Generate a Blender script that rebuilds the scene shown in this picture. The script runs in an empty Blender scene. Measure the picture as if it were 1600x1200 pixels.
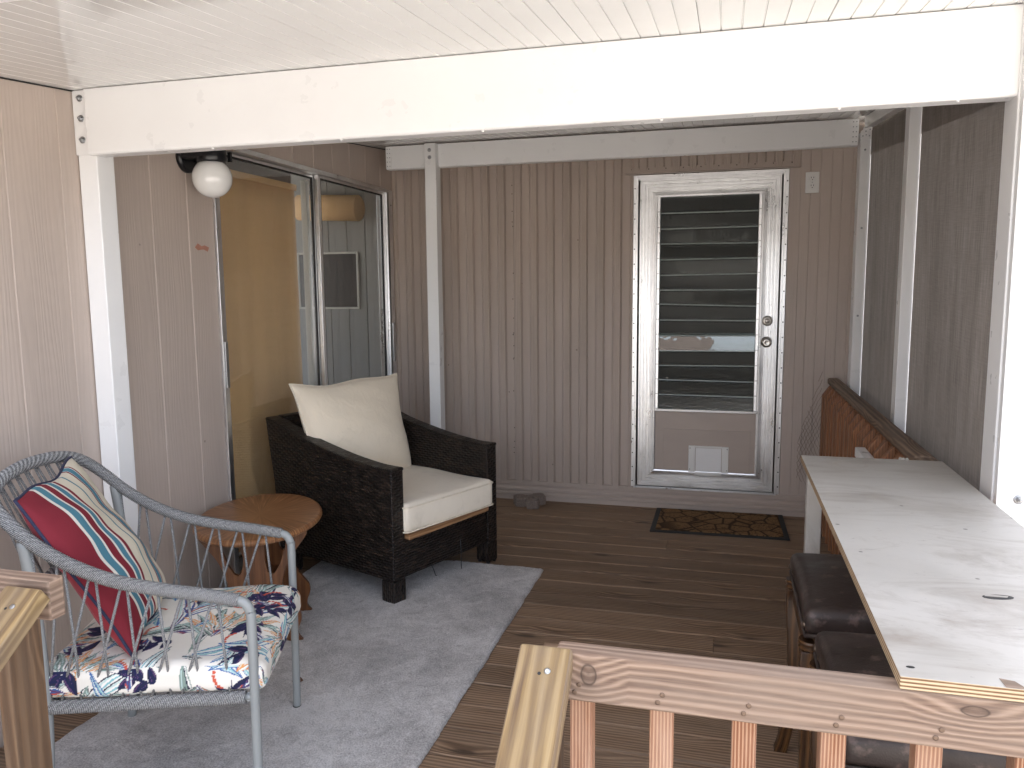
import bpy, bmesh, math, random
import numpy as np
from mathutils import Vector, Matrix, Quaternion

# ------------------------------------------------------------------ camera, light, exposure
SC = bpy.context.scene
COL = SC.collection
R = math.radians

def basis(yaw, pitch, roll):
    f = Vector((-math.sin(yaw)*math.cos(pitch), math.cos(yaw)*math.cos(pitch), -math.sin(pitch)))
    r = Vector((math.cos(yaw), math.sin(yaw), 0)); u = r.cross(f)
    return r*math.cos(roll)+u*math.sin(roll), u*math.cos(roll)-r*math.sin(roll), f
cr, cu, cf = basis(0.26456, 0.12291, -0.009067)
cam = bpy.data.cameras.new('camera'); camo = bpy.data.objects.new('camera', cam); COL.objects.link(camo)
camo.matrix_world = Matrix(((cr.x, cu.x, -cf.x, 0), (cr.y, cu.y, -cf.y, 0), (cr.z, cu.z, -cf.z, 1.42), (0, 0, 0, 1)))
cam.sensor_width = 36; cam.lens = 1221.5/1600*36; cam.clip_start = 0.02; cam.clip_end = 500
SC.camera = camo

S = Vector((-0.30, 0.52, 0.80)).normalized()
W = bpy.data.worlds.new('World'); SC.world = W; W.use_nodes = True
wn = W.node_tree.nodes; wl = W.node_tree.links
bg = wn.get('Background') or wn.new('ShaderNodeBackground')
sky = wn.new('ShaderNodeTexSky'); sky.sky_type = 'NISHITA'; sky.sun_disc = False
sky.sun_elevation = math.asin(S.z); sky.sun_rotation = math.atan2(S.x, S.y)
sky.air_density = 0.6; sky.dust_density = 4.0; sky.ozone_density = 0.6
hs_ = wn.new('ShaderNodeHueSaturation'); hs_.inputs['Saturation'].default_value = .5
wl.new(sky.outputs[0], hs_.inputs['Color']); wl.new(hs_.outputs[0], bg.inputs[0]); bg.inputs[1].default_value = 0.15
sun = bpy.data.lights.new('sun', 'SUN'); sun.energy = 3.5; sun.angle = R(0.5); sun.color = (1, 0.965, 0.92)
suno = bpy.data.objects.new('sun', sun); COL.objects.link(suno); suno.location = (0, 10, 20)
suno.rotation_euler = (-S).to_track_quat('-Z', 'Y').to_euler()
SC.view_settings.view_transform = 'Standard'; SC.view_settings.look = 'None'
SC.view_settings.gamma = 1; SC.view_settings.use_curve_mapping = False
SC.view_settings.exposure = 3.3
SC.view_settings.use_white_balance = True; SC.view_settings.white_balance_temperature = 6780; SC.view_settings.white_balance_tint = 10
SC.cycles.max_bounces = 10; SC.cycles.diffuse_bounces = 5; SC.cycles.transparent_max_bounces = 16

rnd = random.Random(7)

# ------------------------------------------------------------------ mesh helpers
ROOT = {}

def props(o, label=None, cat=None, group=None, kind=None):
    if label: o['label'] = label
    if cat: o['category'] = cat
    if group: o['group'] = group
    if kind: o['kind'] = kind
    return o

def thing(name, label, cat, loc=(0, 0, 0), rz=0.0, group=None):
    o = bpy.data.objects.new(name, None); COL.objects.link(o)
    o.empty_display_size = 0.1
    o.location = loc; o.rotation_euler = (0, 0, rz)
    return props(o, label, cat, group)

def root_matrix(o):
    while o.parent: o = o.parent
    return Matrix.Translation(o.location) @ o.rotation_euler.to_matrix().to_4x4()

class MB:
    def __init__(s): s.v = []; s.f = []; s.uv = []; s.mi = []; s.sm = []; s.col = None
    def face(s, idx, uvs, mi=0, sm=False):
        s.f.append(idx); s.uv.append(uvs); s.mi.append(mi); s.sm.append(sm)
    def addv(s, p): s.v.append((p[0], p[1], p[2])); return len(s.v)-1
    def poly(s, pts, uvs=None, mi=0):
        i = [s.addv(p) for p in pts]
        s.face(i, uvs or [(p[0], p[1]) for p in pts], mi)
    def box(s, lo, hi, M=None, ax=None, mi=0, off=None):
        """box; u runs along the long axis, v across, in metres"""
        lo = Vector(lo); hi = Vector(hi); d = hi-lo
        if ax is None: ax = max(range(3), key=lambda i: d[i])
        o = off if off is not None else (rnd.random()*20, rnd.random()*20)
        c = [(x, y, z) for x in (lo.x, hi.x) for y in (lo.y, hi.y) for z in (lo.z, hi.z)]
        b = len(s.v)
        for p in c: s.addv(M @ Vector(p) if M else p)
        others = [i for i in range(3) if i != ax]
        for q, na in (((0, 1, 3, 2), 0), ((4, 6, 7, 5), 0), ((0, 4, 5, 1), 1), ((2, 3, 7, 6), 1), ((0, 2, 6, 4), 2), ((1, 5, 7, 3), 2)):
            uv = []
            for k in q:
                p = c[k]
                if na == ax: uv.append((p[others[0]]*.2+o[0], p[others[1]]+o[1]))
                else:
                    w = [i for i in range(3) if i not in (ax, na)][0]
                    uv.append((p[ax]+o[0], p[w]+o[1]+na*.37))
            s.face([b+k for k in q], uv, mi)
    def prism(s, loop, vec, mi=0, sm=False, capmi=None):
        """closed loop of 3D points extruded by vec; u along vec, v round the loop"""
        n = len(loop); vec = Vector(vec); L = vec.length; o = (rnd.random()*20, rnd.random()*20)
        b = len(s.v)
        for p in loop: s.addv(p)
        for p in loop: s.addv(Vector(p)+vec)
        acc = 0
        for i in range(n):
            j = (i+1) % n; dl = (Vector(loop[j])-Vector(loop[i])).length
            s.face([b+i, b+j, b+n+j, b+n+i], [(o[0], o[1]+acc), (o[0], o[1]+acc+dl), (o[0]+L, o[1]+acc+dl), (o[0]+L, o[1]+acc)], mi, sm)
            acc += dl
        P = [Vector(p) for p in loop]; c = P[0]
        nn = Vector((0, 0, 0))
        for i in range(1, n-1): nn += (P[i]-c).cross(P[i+1]-c)
        a = max(range(3), key=lambda k: abs(nn[k])); ot = [k for k in range(3) if k != a]
        uvc = [(p[ot[0]]+o[0], p[ot[1]]+o[1]) for p in P]
        cm = mi if capmi is None else capmi
        s.face([b+i for i in reversed(range(n))], list(reversed(uvc)), cm)
        s.face([b+n+i for i in range(n)], uvc, cm)
    def tube(s, pts, rad, n=10, closed=False, mi=0, caps=True, up=None):
        P = [Vector(p) for p in pts]; m = len(P); b = len(s.v)
        T = []
        for i in range(m):
            if closed: t = P[(i+1) % m]-P[i-1]
            else: t = P[min(i+1, m-1)]-P[max(i-1, 0)]
            T.append(t.normalized())
        N = (up or (Vector((0, 0, 1)) if abs(T[0].z) < .9 else Vector((1, 0, 0))))
        N = (N-T[0]*N.dot(T[0])).normalized(); acc = 0; us = []
        for i in range(m):
            if i:
                N = (N-T[i]*N.dot(T[i])).normalized(); acc += (P[i]-P[i-1]).length
            B = T[i].cross(N); us.append(acc)
            for k in range(n):
                a = 2*math.pi*k/n
                rr = rad(i, acc, a) if callable(rad) else rad
                s.addv(P[i]+(N*math.cos(a)+B*math.sin(a))*rr)
        for i in range(m if closed else m-1):
            j = (i+1) % m; u0 = us[i]; u1 = us[j] if j else acc+(P[0]-P[-1]).length
            for k in range(n):
                l = (k+1) % n
                s.face([b+i*n+k, b+i*n+l, b+j*n+l, b+j*n+k], [(u0, k/n), (u0, (k+1)/n), (u1, (k+1)/n), (u1, k/n)], mi, True)
        if caps and not closed:
            s.face([b+k for k in reversed(range(n))], [(0, 0)]*n, mi)
            s.face([b+(m-1)*n+k for k in range(n)], [(0, 0)]*n, mi)
    def lathe(s, prof, n=24, M=None, mi=0, sm=True):
        b = len(s.v); m = len(prof)
        for (r, z) in prof:
            for k in range(n):
                a = 2*math.pi*k/n; p = Vector((r*math.cos(a), r*math.sin(a), z))
                s.addv(M @ p if M else p)
        for i in range(m-1):
            for k in range(n):
                l = (k+1) % n
                s.face([b+i*n+k, b+i*n+l, b+(i+1)*n+l, b+(i+1)*n+k], [(k/n, prof[i][1]), ((k+1)/n, prof[i][1]), ((k+1)/n, prof[i+1][1]), (k/n, prof[i+1][1])], mi, sm)
        s.face([b+k for k in reversed(range(n))], [(0, 0)]*n, mi); s.face([b+(m-1)*n+k for k in range(n)], [(0, 0)]*n, mi)
    def grid(s, fn, nu, nv, uvfn=None, mi=0, sm=True, colfn=None):
        b = len(s.v)
        for i in range(nu+1):
            for j in range(nv+1):
                s.addv(fn(i/nu, j/nv))
                if colfn is not None:
                    if s.col is None: s.col = []
                    s.col.append(colfn(i/nu, j/nv))
        uvfn = uvfn or (lambda u, v: (u, v))
        for i in range(nu):
            for j in range(nv):
                q = [(i, j), (i+1, j), (i+1, j+1), (i, j+1)]
                s.face([b+a*(nv+1)+c for a, c in q], [uvfn(a/nu, c/nv) for a, c in q], mi, sm)
    def build(s, name, mats, parent=None, local=False, bevel=0.0, seg=2, fcol=None, weld=0.0, recalc=True):
        me = bpy.data.meshes.new(name)
        V = [Vector(p) for p in s.v]
        o = bpy.data.objects.new(name, me); COL.objects.link(o)
        if parent is not None:
            o.parent = parent
            if not local:
                inv = root_matrix(parent).inverted(); V = [inv @ p for p in V]
        elif not local:
            lo = [min(p[k] for p in V) for k in range(3)]; hi = [max(p[k] for p in V) for k in range(3)]
            base = Vector(((lo[0]+hi[0])/2, (lo[1]+hi[1])/2, lo[2])); o.location = base
            V = [p-base for p in V]
        me.from_pydata([tuple(p) for p in V], [], s.f)
        uvl = me.uv_layers.new(name='UVMap')
        flat = [c for fu in s.uv for uv in fu for c in uv]
        uvl.data.foreach_set('uv', flat)
        me.polygons.foreach_set('use_smooth', s.sm); me.polygons.foreach_set('material_index', s.mi)
        for m in (mats if isinstance(mats, (list, tuple)) else [mats]): me.materials.append(m)
        if s.col is not None:
            ca = me.color_attributes.new('pattern', 'FLOAT_COLOR', 'POINT')
            ca.data.foreach_set('color', [c for q in s.col for c in (*q, 1.0)])
        if fcol is not None:
            at = me.attributes.new('board', 'FLOAT', 'FACE'); at.data.foreach_set('value', fcol)
        if weld or recalc:
            bm = bmesh.new(); bm.from_mesh(me)
            if weld: bmesh.ops.remove_doubles(bm, verts=bm.verts, dist=weld)
            if recalc: bmesh.ops.recalc_face_normals(bm, faces=bm.faces)
            bm.to_mesh(me); bm.free()
        me.update()
        if bevel:
            md = o.modifiers.new('bevel', 'BEVEL'); md.width = bevel; md.segments = seg; md.limit_method = 'ANGLE'; md.angle_limit = R(40)
            md.harden_normals = False
        return o

def plate(outline, holes, thick, M):
    """flat board cut to an outline with holes (2D points), thickness along local z"""
    cu_ = bpy.data.curves.new('tmp', 'CURVE'); cu_.dimensions = '2D'; cu_.fill_mode = 'BOTH'; cu_.extrude = thick/2
    for lp in [outline]+holes:
        sp = cu_.splines.new('POLY'); sp.points.add(len(lp)-1)
        for p, q in zip(sp.points, lp): p.co = (q[0], q[1], 0, 1)
        sp.use_cyclic_u = True
    ob = bpy.data.objects.new('tmp', cu_); COL.objects.link(ob)
    dg = bpy.context.evaluated_depsgraph_get(); dg.update()
    me = bpy.data.meshes.new_from_object(ob.evaluated_get(dg))
    mb = MB(); off = (rnd.random()*9, rnd.random()*9)
    for v in me.vertices: mb.addv(M @ v.co)
    for p in me.polygons:
        mb.face(list(p.vertices), [(me.vertices[i].co.y+off[0], me.vertices[i].co.x+me.vertices[i].co.z+off[1]) for i in p.vertices])
    bpy.data.objects.remove(ob); bpy.data.curves.remove(cu_); bpy.data.meshes.remove(me)
    return mb

def crv(pts, n):
    """Catmull-Rom through points"""
    P = [Vector(p) for p in pts]; out = []
    for i in range(len(P)-1):
        p0 = P[max(i-1, 0)]; p1 = P[i]; p2 = P[i+1]; p3 = P[min(i+2, len(P)-1)]
        for k in range(n):
            t = k/n
            out.append(.5*((2*p1)+(p2-p0)*t+(2*p0-5*p1+4*p2-p3)*t*t+(3*p1-p0-3*p2+p3)*t**3))
    out.append(P[-1]); return out

def resample(P, step):
    P = [Vector(p) for p in P]; d = [0]
    for i in range(1, len(P)): d.append(d[-1]+(P[i]-P[i-1]).length)
    n = max(2, int(d[-1]/step)); out = []; j = 0
    for k in range(n+1):
        t = d[-1]*k/n
        while j < len(P)-2 and d[j+1] < t: j += 1
        q = (t-d[j])/max(1e-9, d[j+1]-d[j]); out.append(P[j].lerp(P[j+1], q))
    return out

# ------------------------------------------------------------------ materials
class NT:
    def __init__(s, name):
        s.m = bpy.data.materials.new(name); s.m.use_nodes = True
        s.n = s.m.node_tree.nodes; s.l = s.m.node_tree.links
        s.b = s.n['Principled BSDF']; s.out = s.n['Material Output']
    def node(s, t, ins=None, **kw):
        nd = s.n.new(t)
        for k, v in kw.items(): setattr(nd, k, v)
        for k, v in (ins or {}).items(): s.set(nd.inputs[k], v)
        return nd
    def set(s, sock, v):
        if hasattr(v, 'default_value') and hasattr(v, 'is_linked'): s.l.new(v, sock)
        else: sock.default_value = v
    def uv(s): return s.node('ShaderNodeTexCoord').outputs['UV']
    def obj(s): return s.node('ShaderNodeTexCoord').outputs['Object']
    def sc(s, v, x, y, z=1.0):
        return s.node('ShaderNodeVectorMath', {0: v, 1: (x, y, z)}, operation='MULTIPLY').outputs[0]
    def noise(s, v, scale=1, detail=4, rough=.55, dist=0):
        return s.node('ShaderNodeTexNoise', {'Vector': v, 'Scale': scale, 'Detail': detail, 'Roughness': rough, 'Distortion': dist}).outputs[0]
    def vor(s, v, scale=1, feature='F1', out=0):
        return s.node('ShaderNodeTexVoronoi', {'Vector': v, 'Scale': scale}, feature=feature).outputs[out]
    def math(s, op, a, b=0.0, c=None, clamp=False):
        nd = s.node('ShaderNodeMath', {0: a, 1: b}, operation=op, use_clamp=clamp)
        if c is not None: s.set(nd.inputs[2], c)
        return nd.outputs[0]
    def sep(s, v): return s.node('ShaderNodeSeparateXYZ', {0: v}).outputs
    def ramp(s, f, stops, interp='LINEAR'):
        nd = s.node('ShaderNodeValToRGB', {0: f}); r = nd.color_ramp; r.interpolation = interp
        while len(r.elements) > 1: r.elements.remove(r.elements[-1])
        r.elements[0].position = stops[0][0]; r.elements[0].color = (*c3(stops[0][1]), 1)
        for p, c in stops[1:]:
            e = r.elements.new(p); e.color = (*c3(c), 1)
        return nd.outputs[0]
    def mix(s, f, a, b, mode='MIX'):
        nd = s.node('ShaderNodeMix', data_type='RGBA', blend_type=mode)
        s.set(nd.inputs[0], f)
        for k, v in ((6, a), (7, b)):
            if isinstance(v, (tuple, list)): v = (*v[:3], 1)
            s.set(nd.inputs[k], v)
        return nd.outputs[2]
    def bump(s, h, strength=.5, dist=.002, prev=None):
        nd = s.node('ShaderNodeBump', {'Height': h, 'Strength': strength, 'Distance': dist})
        if prev is not None: s.l.new(prev, nd.inputs['Normal'])
        return nd.outputs[0]
    def fin(s, color=None, rough=None, metal=None, normal=None, spec=None, **kw):
        if isinstance(color, (tuple, list)): color = (*color[:3], 1)
        for k, v in (('Base Color', color), ('Roughness', rough), ('Metallic', metal), ('Normal', normal), ('Specular IOR Level', spec)):
            if v is not None: s.set(s.b.inputs[k], v)
        for k, v in kw.items(): s.set(s.b.inputs[k.replace('_', ' ')], v)
        return s.m

def c3(c): return (c, c, c) if isinstance(c, (int, float)) else tuple(c)[:3]
def srgb(r, g, b):
    f = lambda x: x/12.92 if x <= .04045 else ((x+.055)/1.055)**2.4
    return (f(r/255), f(g/255), f(b/255))
def paint(name, col, rough=.4, var=.06, bscale=300, bstr=.05, dirt=.0, dirtcol=(.25, .2, .15), spec=None):
    t = NT(name); o = t.obj()
    n = t.noise(o, 3, 5, .6); a = tuple(x*(1-var) for x in col); b = tuple(min(1, x*(1+var)) for x in col)
    c = t.ramp(n, [(.3, a), (.7, b)])
    if dirt:
        d = t.ramp(t.noise(o, 9, 6, .7, .6), [(.58, 0.0), (.75, dirt)]); c = t.mix(d, c, dirtcol)
    rr = t.ramp(t.noise(o, 14, 3), [(.3, max(0, rough-.06)), (.7, rough+.06)])
    return t.fin(c, rr, normal=t.bump(t.noise(o, bscale, 2), bstr, .001), spec=spec)

def wood(name, dark, mid, light, ringf=90, streak=220, rough=.7, bump=.4, weather=None, wamt=.5, knots=True, board=False, at=(), wander=9, rc=.5):
    """sawn timber: growth-ring streaks along u that wander and swerve round knots"""
    t = NT(name); uv = t.uv(); x, y, _ = t.sep(uv)
    warp = t.noise(t.sc(uv, 1.3, 9), 1, 3, .55); warp2 = t.noise(t.sc(uv, 5, 40), 1, 2)
    yy = t.math('ADD', t.math('MULTIPLY', y, ringf), t.math('ADD', t.math('MULTIPLY', warp, wander*2), t.math('MULTIPLY', warp2, 3)))
    kf = None
    if knots:
        kd = t.vor(t.sc(uv, 2.3, 8), 1)
        kf = t.ramp(kd, [(.0, 1.0), (.07, .9), (.12, .3), (.2, 0.0)])
        yy = t.math('ADD', yy, t.math('MULTIPLY', t.ramp(kd, [(0, 1.0), (.4, 0.0)]), 16))
    for cx, cy, rx, ry in at:
        dx = t.math('DIVIDE', t.math('SUBTRACT', x, cx), rx); dy = t.math('DIVIDE', t.math('SUBTRACT', y, cy), ry)
        d = t.math('SQRT', t.math('ADD', t.math('MULTIPLY', dx, dx), t.math('MULTIPLY', dy, dy)))
        d = t.math('ADD', d, t.math('MULTIPLY', t.noise(t.sc(uv, 60, 60), 1, 3), .35))
        k = t.ramp(t.math('DIVIDE', d, 4.0), [(0, .55), (.16, .35), (.26, .55), (.31, 1.0), (.36, .2), (.55, 0.0)])
        kf = k if kf is None else t.math('MAXIMUM', kf, k)
        yy = t.math('ADD', yy, t.math('MULTIPLY', t.ramp(t.math('DIVIDE', d, 6.0), [(0, 1.0), (1, 0.0)]), 13))
    ring = t.math('MULTIPLY_ADD', t.math('SINE', yy), .5, .5); ring = t.math('POWER', ring, 1.6)
    fib = t.noise(t.sc(uv, 6, streak), 1, 4, .7); patch = t.noise(t.sc(uv, 1.6, 12), 1, 5, .65)
    fac = t.math('ADD', t.math('MULTIPLY', ring, rc*.8), t.math('ADD', t.math('MULTIPLY', fib, .9-rc*.8), t.math('MULTIPLY', t.math('SUBTRACT', patch, .5), .45)))
    c = t.ramp(fac, [(.15, dark), (.45, mid), (.78, light)])
    if weather:
        w = t.ramp(t.noise(t.sc(uv, 2.2, 10), 1, 6, .65), [(.40, 0.0), (.64, wamt)]); c = t.mix(w, c, weather)
    crk = t.ramp(t.noise(t.sc(uv, 3, 150), 1, 5, .75), [(.68, 0.0), (.76, .55)]); c = t.mix(crk, c, tuple(q*.5 for q in dark))
    if kf is not None: c = t.mix(t.math('MULTIPLY', kf, .85), c, tuple(q*.4 for q in dark))
    if board:
        bt = t.node('ShaderNodeAttribute', attribute_name='board').outputs['Fac']
        c = t.mix(1.0, c, t.ramp(bt, [(0, (.78, .76, .74)), (1, (1.15, 1.10, 1.05))]), 'MULTIPLY')
    h = t.math('ADD', t.math('MULTIPLY', ring, .5), t.math('SUBTRACT', t.math('MULTIPLY', fib, .8), crk))
    return t.fin(c, t.ramp(fib, [(.3, rough-.12), (.7, min(1, rough+.12))]), normal=t.bump(h, bump, .0018))

def flat(name, col, rough=.5, metal=0.0, spec=None):
    t = NT(name); n = t.noise(t.obj(), 40, 3)
    c = t.ramp(n, [(.3, tuple(x*.9 for x in col)), (.7, tuple(min(1, x*1.08) for x in col))])
    return t.fin(c, rough, metal, spec=spec)

M = {}
M['white'] = paint('white_aluminium', (.80, .80, .795), .32, .02, 200, .02, .05, (.45, .42, .38))
M['ceiling'] = paint('white_roof_pan', (.80, .80, .785), .07, .02, 60, .006, .06, (.5, .48, .42))

def siding(name, col, grain=1.0, streaks=.35):
    t = NT(name); uv = t.uv()
    # u runs up the wall, v across
    w = t.noise(t.sc(uv, .9, 9), 1, 3, .5)
    x, y, _ = t.sep(uv)
    lines = t.math('SINE', t.math('ADD', t.math('MULTIPLY', y, 330), t.math('MULTIPLY', w, 40)))
    fine = t.noise(t.sc(uv, 6, 300), 1, 3, .6)
    big = t.noise(t.sc(uv, .8, 2.2), 1, 5, .6)
    c = t.ramp(big, [(.3, tuple(q*.9 for q in col)), (.7, tuple(q*1.07 for q in col))])
    d = t.ramp(t.noise(t.sc(uv, 3, 14), 1, 6, .7), [(.6, 0.0), (.8, streaks)]); c = t.mix(d, c, tuple(q*.72 for q in col))
    spots = t.ramp(t.vor(t.sc(uv, 5, 5), 1), [(.0, 1.0), (.022, .8), (.035, 0.0)])
    c = t.mix(t.math('MULTIPLY', spots, .6), c, (.05, .04, .035))
    h = t.math('ADD', t.math('MULTIPLY', lines, .5*grain), t.math('MULTIPLY', fine, .9*grain))
    return t.fin(c, .48, normal=t.bump(h, .3, .0012), spec=.4)
SID = (.475, .398, .348)
M['siding'] = siding('embossed_tan_siding', SID, 1.0)
M['ribbed'] = siding('ribbed_tan_siding', (.44, .364, .312), .12)
M['trim'] = siding('tan_trim_metal', (.44, .366, .316), .1)
M['void'] = flat('dark_interior', (.012, .012, .012), .9)

def alu(name, base=.62):
    t = NT(name); uv = t.uv()
    a = t.noise(t.sc(uv, 2.0, 100), 1, 3, .5); b = t.noise(t.sc(uv, 4, 9), 1, 6, .7)
    f = t.math('ADD', t.math('MULTIPLY', a, .25), t.math('MULTIPLY', b, .75))
    c = t.ramp(f, [(.32, base*.72), (.5, base), (.68, min(1, base*1.2))])
    d = t.ramp(t.noise(t.sc(uv, 20, 40), 1, 6, .78), [(.6, 0.0), (.74, .7)]); c = t.mix(d, c, (.14, .14, .14))
    return t.fin(c, t.ramp(b, [(.3, .24), (.7, .42)]), 1.0, normal=t.bump(a, .25, .001))
M['alu'] = alu('mill_aluminium', .74)
M['alu_dark'] = alu('weathered_aluminium', .42)
M['rust'] = flat('rusted_screw', (.16, .11, .08), .5, .7)
M['steel'] = flat('zinc_steel', (.36, .37, .38), .33, 1.0)
M['satin'] = flat('satin_nickel', (.55, .52, .48), .28, 1.0)
M['black'] = flat('black_enamel', (.008, .008, .010), .32)
M['rubber'] = flat('black_gasket', (.015, .015, .015), .7)
def opal():
    t = NT('opal_glass'); return t.fin((.82, .82, .80), .12, normal=t.bump(t.noise(t.obj(), 12, 2), .04, .004), Coat_Weight=.5)
M['opal'] = opal()

def glass(name, tint=(.9, .95, .93), ior=1.5, rough=0.0, bumpy=0, dirt=.0, base=0.0):
    t = NT(name); nrm = None
    if bumpy: nrm = t.bump(t.noise(t.obj(), bumpy, 2, .5), .5, .002)
    fc = t.node('ShaderNodeLayerWeight', {'Blend': .5}).outputs['Facing']
    fr = t.math('MULTIPLY_ADD', t.math('POWER', fc, 5.0), .62, .075, clamp=True)
    tr = t.node('ShaderNodeBsdfTransparent', {0: (*tint, 1)})
    gl = t.node('ShaderNodeBsdfGlossy', {'Color': (1, 1, 1, 1), 'Roughness': rough})
    if nrm is not None: t.l.new(nrm, gl.inputs['Normal'])
    mx = t.node('ShaderNodeMixShader', {0: fr}); t.l.new(tr.outputs[0], mx.inputs[1]); t.l.new(gl.outputs[0], mx.inputs[2])
    last = mx
    if dirt:
        df = t.node('ShaderNodeBsdfDiffuse', {'Color': (.5, .52, .5, 1)})
        f = t.ramp(t.noise(t.sc(t.obj(), 9, 9, 1.2), 1, 5, .6), [(.3, dirt*.4), (.75, dirt)])
        m2 = t.node('ShaderNodeMixShader', {0: f}); t.l.new(last.outputs[0], m2.inputs[1]); t.l.new(df.outputs[0], m2.inputs[2]); last = m2
    t.l.new(last.outputs[0], t.out.inputs[0]); return t.m
M['pane'] = glass('door_glass', (.96, .97, .965), dirt=.03)
M['slat_glass'] = glass('louver_glass', (.55, .6, .58), rough=.01, bumpy=9, dirt=.035)
M['slat_obscure'] = glass('obscure_louver_glass', (.5, .55, .54), rough=.04, bumpy=70, dirt=.05)
M['slat_edge'] = flat('glass_edge', (.30, .34, .325), .2)

M['deck'] = wood('weathered_deck_boards', (.075, .044, .025), (.225, .145, .09), (.36, .248, .163), 430, 340, .7, .7, (.29, .215, .155), .45, True, True, wander=5, rc=.5)
M['rail'] = wood('weathered_rail_wood', (.085, .046, .030), (.245, .162, .113), (.37, .268, .20), 430, 300, .78, .55, (.21, .158, .122), .6, False, at=((3.108, 6.205, .011, .0155), (3.65, 6.22, .016, .007)), wander=11, rc=.42)
M['rail_pale'] = wood('yellowed_handrail_wood', (.09, .046, .018), (.25, .165, .07), (.37, .27, .14), 230, 260, .78, .5, (.145, .108, .08), .65, wander=7, rc=.4)
M['baluster'] = wood('reddish_baluster_wood', (.18, .065, .028), (.31, .15, .08), (.42, .25, .155), 1150, 300, .75, .45, (.5, .36, .27), .35, False, wander=3, rc=.7)
M['stain'] = wood('dark_stained_wood', (.09, .032, .012), (.29, .115, .045), (.42, .20, .09), 600, 260, .6, .5, (.13, .075, .045), .5, False, wander=2, rc=.35)
M['cap'] = wood('weathered_cap_rail', (.07, .043, .027), (.18, .118, .078), (.28, .20, .14), 300, 260, .7, .5, (.22, .165, .125), .5, True)
M['post_wood'] = wood('brown_post_wood', (.055, .026, .011), (.125, .068, .033), (.19, .118, .065), 180, 230, .75, .45, (.13, .092, .064), .5, wander=7, rc=.4)
M['stool_wood'] = wood('dark_stool_wood', (.018, .007, .003), (.062, .027, .009), (.13, .06, .02), 300, 260, .35, .15, None, 0, False)
M['table_wood'] = wood('walnut_table_wood', (.055, .018, .006), (.14, .053, .018), (.22, .092, .036), 200, 240, .38, .12, None, 0, False, rc=.25)
M['teak'] = wood('teak_slat_wood', (.18, .085, .035), (.36, .19, .09), (.45, .27, .14), 300, 200, .6, .3, None, 0, False)

def veneer():
    t = NT('radial_walnut_veneer'); uv = t.uv(); x, y, _ = t.sep(uv)
    ang = t.math('ARCTAN2', y, x); r = t.math('SQRT', t.math('ADD', t.math('MULTIPLY', x, x), t.math('MULTIPLY', y, y)))
    k = t.math('FLOOR', t.math('MULTIPLY', ang, 8/(2*math.pi)))
    loc = t.math('SUBTRACT', t.math('MULTIPLY', ang, 8/(2*math.pi)), k)
    tri = t.math('ABSOLUTE', t.math('SUBTRACT', loc, .5))
    v = t.node('ShaderNodeCombineXYZ', {0: t.math('MULTIPLY', r, 6), 1: t.math('ADD', t.math('MULTIPLY', tri, 26), 0.0), 2: t.math('MULTIPLY', k, 3.7)}).outputs[0]
    n = t.noise(v, 1, 5, .6, .6); n2 = t.noise(t.sc(v, 1, 7), 1, 3, .6)
    f = t.math('ADD', t.math('MULTIPLY', n, .65), t.math('MULTIPLY', n2, .35))
    c = t.ramp(f, [(.34, (.085, .032, .012)), (.5, (.25, .11, .045)), (.64, (.47, .255, .12))])
    c = t.mix(t.ramp(tri, [(.0, .0), (.47, 0.0), (.5, .5)]), c, (.06, .025, .01))
    return t.fin(c, .33, normal=t.bump(f, .06, .001))
M['veneer'] = veneer()

def wicker():
    t = NT('dark_brown_wicker'); uv = t.uv(); x, y, _ = t.sep(uv)
    H = .0125; Wd = .038
    yr = t.math('DIVIDE', y, H); row = t.math('FLOOR', yr); fy = t.math('SUBTRACT', yr, row)
    odd = t.math('MODULO', t.math('ABSOLUTE', row), 2.0)
    ph = t.math('ADD', t.math('DIVIDE', x, Wd), t.math('MULTIPLY', odd, .5))
    fx = t.math('ABSOLUTE', t.math('SINE', t.math('MULTIPLY', ph, math.pi)))
    fy2 = t.math('SINE', t.math('MULTIPLY', fy, math.pi))
    h = t.math('MULTIPLY', t.math('POWER', fx, .6), t.math('POWER', fy2, .5))
    cell = t.node('ShaderNodeTexWhiteNoise', {0: t.node('ShaderNodeCombineXYZ', {0: t.math('FLOOR', ph), 1: row}).outputs[0]}).outputs[0]
    fib = t.noise(t.sc(uv, 30, 900), 1, 2)
    c = t.ramp(t.math('ADD', t.math('MULTIPLY', cell, .6), t.math('MULTIPLY', fib, .4)), [(.2, (.005, .0033, .0026)), (.55, (.013, .008, .006)), (.9, (.048, .031, .022))])
    c = t.mix(t.ramp(h, [(.0, 1.0), (.30, .75), (.55, 0.0)]), c, (.002, .0013, .001))
    return t.fin(c, t.ramp(cell, [(0, .30), (1, .5)]), normal=t.bump(t.math('ADD', h, t.math('MULTIPLY', fib, .12)), .9, .005), spec=.4)
M['wicker'] = wicker()

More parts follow.
